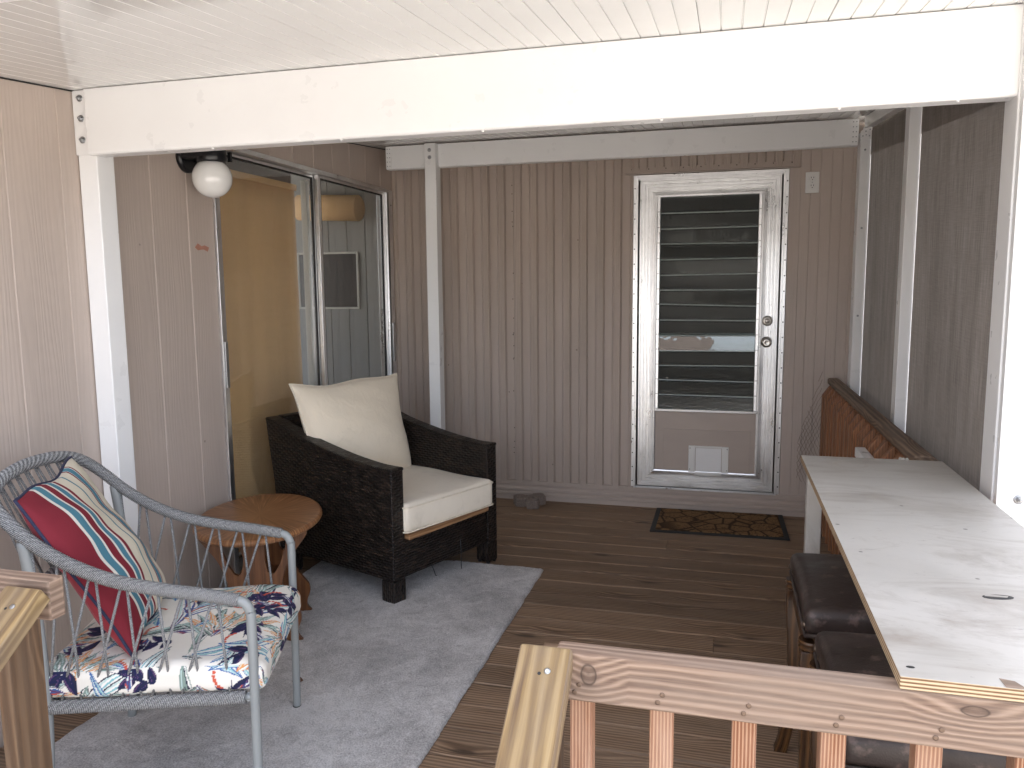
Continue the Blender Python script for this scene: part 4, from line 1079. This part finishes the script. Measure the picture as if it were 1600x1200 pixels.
for x0, x1, y0, y1 in ((-.080, -.0005, .0005, .0755), (-.080, -.0005, .6765, .7515), (-.805, -.73, .0005, .0755), (-.805, -.73, .6765, .7515)):
    m = MB(); m.box((x0, y0, .012), (x1, y1, .1145), ax=2); lg = m.build('leg', M['wicker'], wc, local=True, bevel=.004)
    for fx in (x0+.012, x1-.012):
        for fy in (y0+.012, y1-.012):
            m = MB(); m.lathe([(.009, 0), (.010, .012)], 8, Matrix.Translation((fx, fy, 0))); m.build('foot', M['black'], lg, local=True)
sr = random.Random(2)
for pts in ([(-.004, .46, .20), (.010, .45, .15), (.012, .447, .10), (.010, .449, .05)], [(-.004, .25, .125), (.012, .25, .10), (.030, .24, .085), (.045, .23, .09)]):
    m = MB(); m.tube(crv(pts, 6), .0024, 6); m.build('loose_strand', M['black'] if len(pts) > 3 else M['teak'], wc, local=True)

def sdef(p):
    q = Vector(p); e = min(1, max(abs(q.x)/.32, abs(q.y)/.30))
    q.z += (.014 if q.z > 0 else 0)*(1-e**2)+.003*math.sin(q.x*14)*math.sin(q.y*11+1)
    return q
m = rbox(.64, .605, .135, .022, 60, None, sdef)
TS = WT @ Matrix.Translation((-.288, .383, .389)) @ Matrix.Rotation(R(-2.5), 4, 'Z')
move(m, TS); sc1 = m.build('seat_cushion', M['cream_seat'], weld=.0001)
props(sc1, 'cream box seat cushion on the dark wicker armchair', 'cushion')
for zz in (.054, -.058):
    lp = []
    for a0, (cx, cy) in enumerate(((.30, .2825), (-.30, .2825), (-.30, -.2825), (.30, -.2825))):
        for k in range(7):
            a = R(a0*90+15*k); lp.append(TS @ Vector((cx+.0215*math.cos(a), cy+.0215*math.sin(a), zz)))
    m = MB(); m.tube(lp, .0042, 8, True); m.build('piping', M['piping'], sc1)

c0 = WT @ Vector((-.600, .352, .702)); exw = WT.to_3x3() @ Vector((.02, 1, .0)); eyw = WT.to_3x3() @ Vector((-.30, .0, 1))
TB = frame_m(c0, exw, eyw)
m, seam = pillow(.66, .53, .21, 64, 8, .075, .02, uvw=False, wk=.55, taper=.075)
move(m, TB); bc = m.build('back_cushion', M['cream'], recalc=False); bc.data.materials.append(M['cream'])
props(bc, 'plump cream back cushion with a dirty corner on the dark wicker armchair', 'cushion')
m = MB(); m.tube([TB @ Vector(p) for p in seam], .0045, 8, True); m.build('piping', M['piping'], bc)

# ------------------------------------------------------------------ oval end table
ET = Vector((-1.829, 2.752, 0)); ERZ = R(113)
et = thing('end_table', 'oval walnut end table with lyre-shaped board legs between the two armchairs', 'end table', ET, ERZ)
pf_ = [(0, .500), (.25, .500), (.5, .500), (.75, .500), (.93, .500), (.965, .4985), (.985, .494), (1.0, .487), (1.0, .482), (.985, .476), (.96, .474), (.0, .474)]
m = MB(); nn = len(pf_)-1
def etp(u, v):
    k = min(nn, int(round(v*nn))); r_, z_ = pf_[k]; a = u*2*math.pi
    return (.351*r_*math.cos(a), .25*r_*math.sin(a), z_)
m.grid(etp, 96, nn, lambda u, v: (lambda p: (p[0], p[1]))(etp(u, v)), 0, False); m.build('table_top', M['veneer'], et, local=True, weld=1e-5)
half = [(0, .4735), (.205, .4735), (.203, .452), (.176, .415), (.140, .365), (.116, .31), (.104, .262), (.110, .222), (.138, .178), (.166, .14), (.172, .105), (.160, .070), (.158, .042), (.178, .016), (.200, .0), (.150, .0), (.118, .020), (.080, .052), (.04, .068), (0, .072)]
hc = [(p.x, p.y) for p in crv([(a, b, 0) for a, b in half[1:-5]], 3)]
half2 = [half[0]]+hc+half[-4:]
outl = half2+[(-a, b) for a, b in reversed(half2[1:-1])]
def uh(s_): return [(s_*a, b) for a, b in ((.040, .452), (.126, .452), (.120, .40), (.098, .34), (.078, .306), (.062, .298), (.050, .31), (.042, .35))]
for xx in (-.15, .15):
    T = Matrix.Translation((xx, 0, 0)) @ Matrix(((0, 0, 1, 0), (1, 0, 0, 0), (0, 1, 0, 0), (0, 0, 0, 1)))
    plate(outl, [uh(1), uh(-1)], .019, T).build('leg_board', M['table_wood'], et, local=True, bevel=.002)
m = MB(); m.box((-.139, -.055, .215), (.139, .055, .233)); m.build('stretcher', M['table_wood'], et, local=True, bevel=.003)
m = MB(); m.box((-.139, -.03, .452), (.139, .03, .473)); m.build('top_brace', M['table_wood'], et, local=True)

# ------------------------------------------------------------------ railings and stair handrails
def screws(par, pts, axis='X', ang=90, r=.0042, mat='steel'):
    for p in pts:
        m = MB(); m.lathe([(r, 0), (r, .0008), (r*.6, .0012)], 12, Matrix.Translation(p) @ Matrix.Rotation(R(ang), 4, axis)); m.build('screw', M[mat], par)
fr_ = thing('deck_railing', 'pale weathered railing with reddish balusters across the front of the deck', 'railing', (.4, 1.19, 0), group='wooden deck railings')
m = MB(); m.box((-.246, 1.152, .768), (1.15, 1.190, .850), off=(3.3, 5.02)); tr_ = m.build('top_rail', M['rail'], fr_, bevel=.005, seg=3)
bx = [-.211, -.0815, .0455, .1745, .3055, .435, .565, .695, .825]
for k, x in enumerate(bx):
    m = MB(); m.box((x-.0185, 1.1915, -.10), (x+.0185, 1.2275, .80)); m.build('baluster', M['baluster'], fr_, bevel=.003)
screws(tr_, [(x+dx, 1.152, z) for x in bx[:5] for dx, z in ((.004, .797), (-.003, .784))], r=.0040, mat='rust')
m = MB(); m.box((-.292, 1.192, -.4), (-.256, 1.28, .80)); m.build('newel_post', M['post_wood'], fr_, bevel=.004)
lr = thing('deck_railing', 'short weathered railing stub and post behind the left stair handrail', 'railing', (-1.6, 1.19, 0), group='wooden deck railings')
m = MB(); m.box((-2.15, 1.176, .778), (-1.258, 1.214, .860), off=(9.1, 2.0)); m.build('top_rail', M['rail'], lr, bevel=.005, seg=3)
m = MB(); m.box((-1.456, 1.2155, -.4), (-1.418, 1.300, .80)); m.build('newel_post', M['post_wood'], lr, bevel=.004)
for x in (-1.60, -1.72, -1.84, -1.97):
    m = MB(); m.box((x-.0185, 1.2155, -.10), (x+.0185, 1.2515, .80)); m.build('baluster', M['baluster'], lr, bevel=.003)
ex_ = Vector((0, -.8, -.6)); 
for X0_, X1_, lab, off, zz in ((-.302, -.217, 'yellowed sloping stair handrail at the left end of the front railing, beside the rug', (1.2, 4.4), .858), (-1.334, -1.247, 'sloping stair handrail at the left edge, below the striped pillow', (6.1, 7.7), .857)):
    t = thing('stair_handrail', lab, 'handrail', ((X0_+X1_)/2, 1.15, zz), group='stair handrails')
    T = Matrix(((0, 1, 0, X0_), (-.8, 0, -.6, 1.150), (-.6, 0, .8, zz), (0, 0, 0, 1)))
    m = MB(); m.box((0, 0, -.038), (1.15, X1_-X0_, 0), M=T, off=off); hb = m.build('handrail_board', M['rail_pale'], t, bevel=.006, seg=3)
    mm = MB(); mm.lathe([(.0052, 0), (.0052, .001), (.003, .0016)], 14, T @ Matrix.Translation((.043, .052, 0))); mm.build('screw', M['steel'], hb)
    mm = MB(); mm.lathe([(.0028, .0002), (.0022, .0006)], 12, T @ Matrix.Translation((.048, .040, 0))); mm.build('nail_hole', M['slot'], hb)

rr_ = thing('deck_railing', 'dark stained railing with pointed balusters along the right side, beyond the white counter', 'railing', (.62, 3.8, 0), group='wooden deck railings')
m = MB(); m.box((.606, 2.735, .832), (.668, 4.955, .868), ax=1); m.build('cap_rail', M['cap'], rr_, bevel=.009, seg=3)
m = MB(); m.box((.608, 1.9, .830), (.670, 2.730, .866), ax=1); m.build('cap_rail', M['cap'], rr_, bevel=.009, seg=3)
m = MB(); m.box((.618, 1.9, .742), (.656, 4.955, .8305), ax=1); m.build('side_rail', M['stain'], rr_, bevel=.004)
y = 2.05
while y < 4.95:
    w_ = .038
    lp = [(.571, y, -.10), (.617, y, -.10), (.617, y, .828), (.610, y, .828), (.571, y, .772)]
    m = MB(); o_ = rnd.random()*20
    n_ = len(lp); b_ = [m.addv(p) for p in lp]+[m.addv((p[0], y+w_, p[2])) for p in lp]
    for i in range(n_):
        j = (i+1) % n_; A_, B_ = lp[i], lp[j]
        m.face([i, j, n_+j, n_+i], [(A_[2]+o_, A_[0]), (B_[2]+o_, B_[0]), (B_[2]+o_, B_[0]+w_), (A_[2]+o_, A_[0]+w_)])
    m.face(list(reversed(range(n_))), [(p[2]+o_, p[0]) for p in reversed(lp)]); m.face([n_+i for i in range(n_)], [(p[2]+o_, p[0]) for p in lp])
    m.build('baluster', M['stain'], rr_, bevel=.002)
    y += .128
m = MB(); m.box((.534, 2.70, .716), (.573, 3.42, .756), ax=1); m.build('ledger_block', M['white'], rr_, bevel=.003)

nt = thing('wire_netting', 'thin torn wire netting at the far end of the dark railing by the wall', 'wire netting', (.50, 4.955, .3))
m = MB(); ng = random.Random(9)
for k in range(14):
    z0 = .25+k*.045
    for s_ in (-1, 1):
        pts = []
        for q in range(13):
            xx = .450+q*.0105; zz = z0+s_*q*.024+.006*math.sin(q*2.1+k)
            lim = .50+.42*((xx-.45)/.126)
            if .2 < zz < lim: pts.append((xx, 4.955+.004*math.sin(q+k), zz))
        if len(pts) > 2: m.tube(pts, .0007, 4)
m.build('wire_mesh', M['netwire'], nt)

# ------------------------------------------------------------------ bar counter
bc_ = thing('bar_counter', 'chipped white plywood counter board resting on the front railing, one white leg', 'counter', (.46, 1.9, 0))
m = MB(); x0, x1, y0, y1, z0, z1 = .2525, .668, 1.150, 2.652, .8515, .8705
m.box((x0, y0, z0), (x1, y1, z1), ax=1)
for i, f in enumerate(m.f):
    zs = [m.v[k][2] for k in f]
    m.mi[i] = 0 if max(zs)-min(zs) < 1e-6 else 1
ct = m.build('counter_top', [M['counter'], M['ply']], bc_, bevel=.0012)
hx, hy = .478, 1.497
m = MB(); lp = [(hx+.026*math.cos(a), hy+.011*math.sin(a)+.004*math.cos(a), .8706) for a in [2*math.pi*k/16 for k in range(16)]]; m.prism(lp, (0, 0, .0006)); m.build('knot_hole', M['slot'], ct)
m = MB(); lp = [(hx-.022, hy-.002, .8713), (hx+.014, hy-.001, .8713), (hx+.018, hy+.006, .8713), (hx-.018, hy+.007, .8713)]; m.prism(lp, (0, 0, .0006)); m.build('paint_flake', M['counter'], ct)
m = MB(); lp = [(.385, 1.151, .8707), (.412, 1.151, .8707), (.402, 1.172, .8707), (.384, 1.176, .8707)]; m.prism(lp, (0, 0, .0004)); m.build('bare_chip', M['cap'], ct)
m = MB(); lp = [(.272+.006*math.cos(a), 1.182+.0035*math.sin(a), .8707) for a in [2*math.pi*k/10 for k in range(10)]]; m.prism(lp, (0, 0, .0004)); m.build('nail_mark', M['slot'], ct)
m = MB(); m.box((.266, 2.560, 0), (.312, 2.598, .851)); m.build('leg', M['counter'], bc_, bevel=.003)
m = MB(); m.box((.62, 2.560, 0), (.655, 2.598, .851)); m.build('leg', M['counter'], bc_, bevel=.003)
for dx, dy in ((.556, 2.648), (.566, 2.646), (.548, 2.651)):
    m = MB(); m.lathe([(.005, .8706), (.006, .874), (.002, .878)], 6, Matrix.Translation((dx, dy, 0)) @ Matrix.Translation((0, 0, 0)), sm=False); m.build('paint_crumb', M['counter'], ct)

# ------------------------------------------------------------------ leather stools
def make_stool(cx, cy, w, d, label):
    t = thing('bar_stool', label, 'stool', (cx, cy, 0), group='leather stools under the counter')
    def sd(p):
        q = Vector(p); a, b = q.x/(w/2), q.y/(d/2)
        if q.z > 0: q.z += .022*max(0, (1-a*a))*max(0, 1-b*b)-.006*(a*a*b*b)
        q.x *= 1-.03*(1-b*b); q.y *= 1-.03*(1-a*a)
        return q
    m = rbox(w, d, .070, .020, 60, None, sd); move(m, Matrix.Translation((0, 0, .608)))
    st = m.build('seat', M['leather'], t, local=True, weld=.0001)
    m = MB(); hw, hd = w/2-.004, d/2-.004
    m.tube([(hw, hd, .575), (-hw, hd, .575), (-hw, -hd, .575), (hw, -hd, .575)], .006, 8, True); m.build('welt', M['leather'], st, local=True)
    for s_ in (-1, 1):
        for k in range(10):
            q = (k-4.5)/4.6
            for px, py, rot in ((q*(hw-.012), s_*(hd-.007*(q*q)+.001-.012*(1-q*q)), ('X', -s_*90)), (s_*(hw+.001-.012*(1-q*q)), q*(hd-.012), ('Y', s_*90))):
                mm = MB(); mm.lathe([(.0095, -.002), (.0085, .003), (.005, .006), (.001, .0068)], 12, Matrix.Translation((px, py, .596)) @ Matrix.Rotation(R(rot[1]), 4, rot[0])); mm.build('nailhead', M['nail'], st, local=True)
    a_ = MB(); 
    for lo, hi in (((-hw+.02, -hd+.006, .495), (hw-.02, -hd+.028, .5725)), ((-hw+.02, hd-.028, .495), (hw-.02, hd-.006, .5725)), ((-hw+.006, -hd+.028, .495), (-hw+.028, hd-.028, .5725)), ((hw-.028, -hd+.028, .495), (hw-.006, hd-.028, .5725))): a_.box(lo, hi)
    a_.build('apron', M['stool_wood'], t, local=True, bevel=.003)
    for sx in (-1, 1):
        for sy in (-1, 1):
            X_, Y_ = sx*(hw-.016), sy*(hd-.018)
            sec = [(.0, .535, .026), (.004, .50, .027), (.0, .42, .026), (-.004, .30, .023), (.004, .16, .020), (.022, .05, .019), (.034, .0, .021)]
            m = MB(); P_ = crv([(X_+sx*o_*.8, Y_+sy*o_, z) for o_, z, _ in sec], 4); W_ = [p[0] for p in [Vector((r_, 0, 0)) for r_ in np.interp(np.linspace(0, 1, len(P_)), np.linspace(0, 1, len(sec)), [q[2] for q in sec])]]
            for i in range(len(P_)-1):
                pass
            b = len(m.v)
            for p, r_ in zip(P_, W_):
                for ax_, ay_ in ((-1, -1), (1, -1), (1, 1), (-1, 1)): m.addv((p.x+ax_*r_*.9, p.y+ay_*r_*.9, p.z))
            L_ = 0; o_ = rnd.random()*9
            for i in range(len(P_)-1):
                for k in range(4):
                    l = (k+1) % 4; m.face([b+i*4+k, b+i*4+l, b+i*4+4+l, b+i*4+4+k], [(P_[i].z+o_, k*.05), (P_[i].z+o_, k*.05+.045), (P_[i+1].z+o_, k*.05+.045), (P_[i+1].z+o_, k*.05)])
            m.face([b+k for k in range(4)], [(0, 0)]*4); m.face([b+(len(P_)-1)*4+k for k in range(4)], [(0, 0)]*4)
            lg = m.build('leg', M['stool_wood'], t, local=True, bevel=.003)
            m = MB(); m.lathe([(.024, .535), (.030, .540), (.024, .546), (.031, .552), (.029, .560)], 16, Matrix.Translation((X_, Y_, 0))); m.build('turned_ring', M['stool_wood'], lg, local=True)
    for sy in (-1, 1):
        m = MB(); m.box((-hw+.03, sy*(hd-.02)-.009, .17), (hw-.03, sy*(hd-.02)+.009, .20)); m.build('stretcher', M['stool_wood'], t, local=True, bevel=.003)
    for sx in (-1, 1):
        m = MB(); m.box((sx*(hw-.02)-.009, -hd+.03, .22), (sx*(hw-.02)+.009, hd-.03, .25)); m.build('stretcher', M['stool_wood'], t, local=True, bevel=.003)
    return t
s1 = make_stool(.425, 2.150, .44, .45, 'dark leather stool with bronze nailheads nearest the doormat, under the white counter')
def copy_tree(o, parent=None):
    c = o.copy(); COL.objects.link(c); c.parent = parent
    for ch in o.children: copy_tree(ch, c)
    return c
s2 = copy_tree(s1); s2.location = (.437, 1.612, 0)
s2['label'] = 'scuffed brown leather stool nearest the front railing, mostly hidden by the counter'

# ------------------------------------------------------------------ across the lawn (seen only as reflections in the door glass)
nh = thing('neighbour_house', 'low pale house across the drive, reflected in one door louver', 'house', (1.5, -17, -.55))
m = MB(); m.box((-14, -21, -.55), (-1.0, -14, 2.1)); m.build('wall', M['int_wall'], nh)
m = MB(); m.prism([(-14.6, -21.6, 2.1), (-14.6, -13.4, 2.1), (-14.6, -17.5, 3.35)], (14.2, 0, 0)); m.build('roof', M['int_dark'], nh)
for x in (-10.5, -6.5, -3.0):
    m = MB(); m.box((x, -13.98, .5), (x+1.3, -13.9, 1.6)); m.build('window', M['black'], nh)
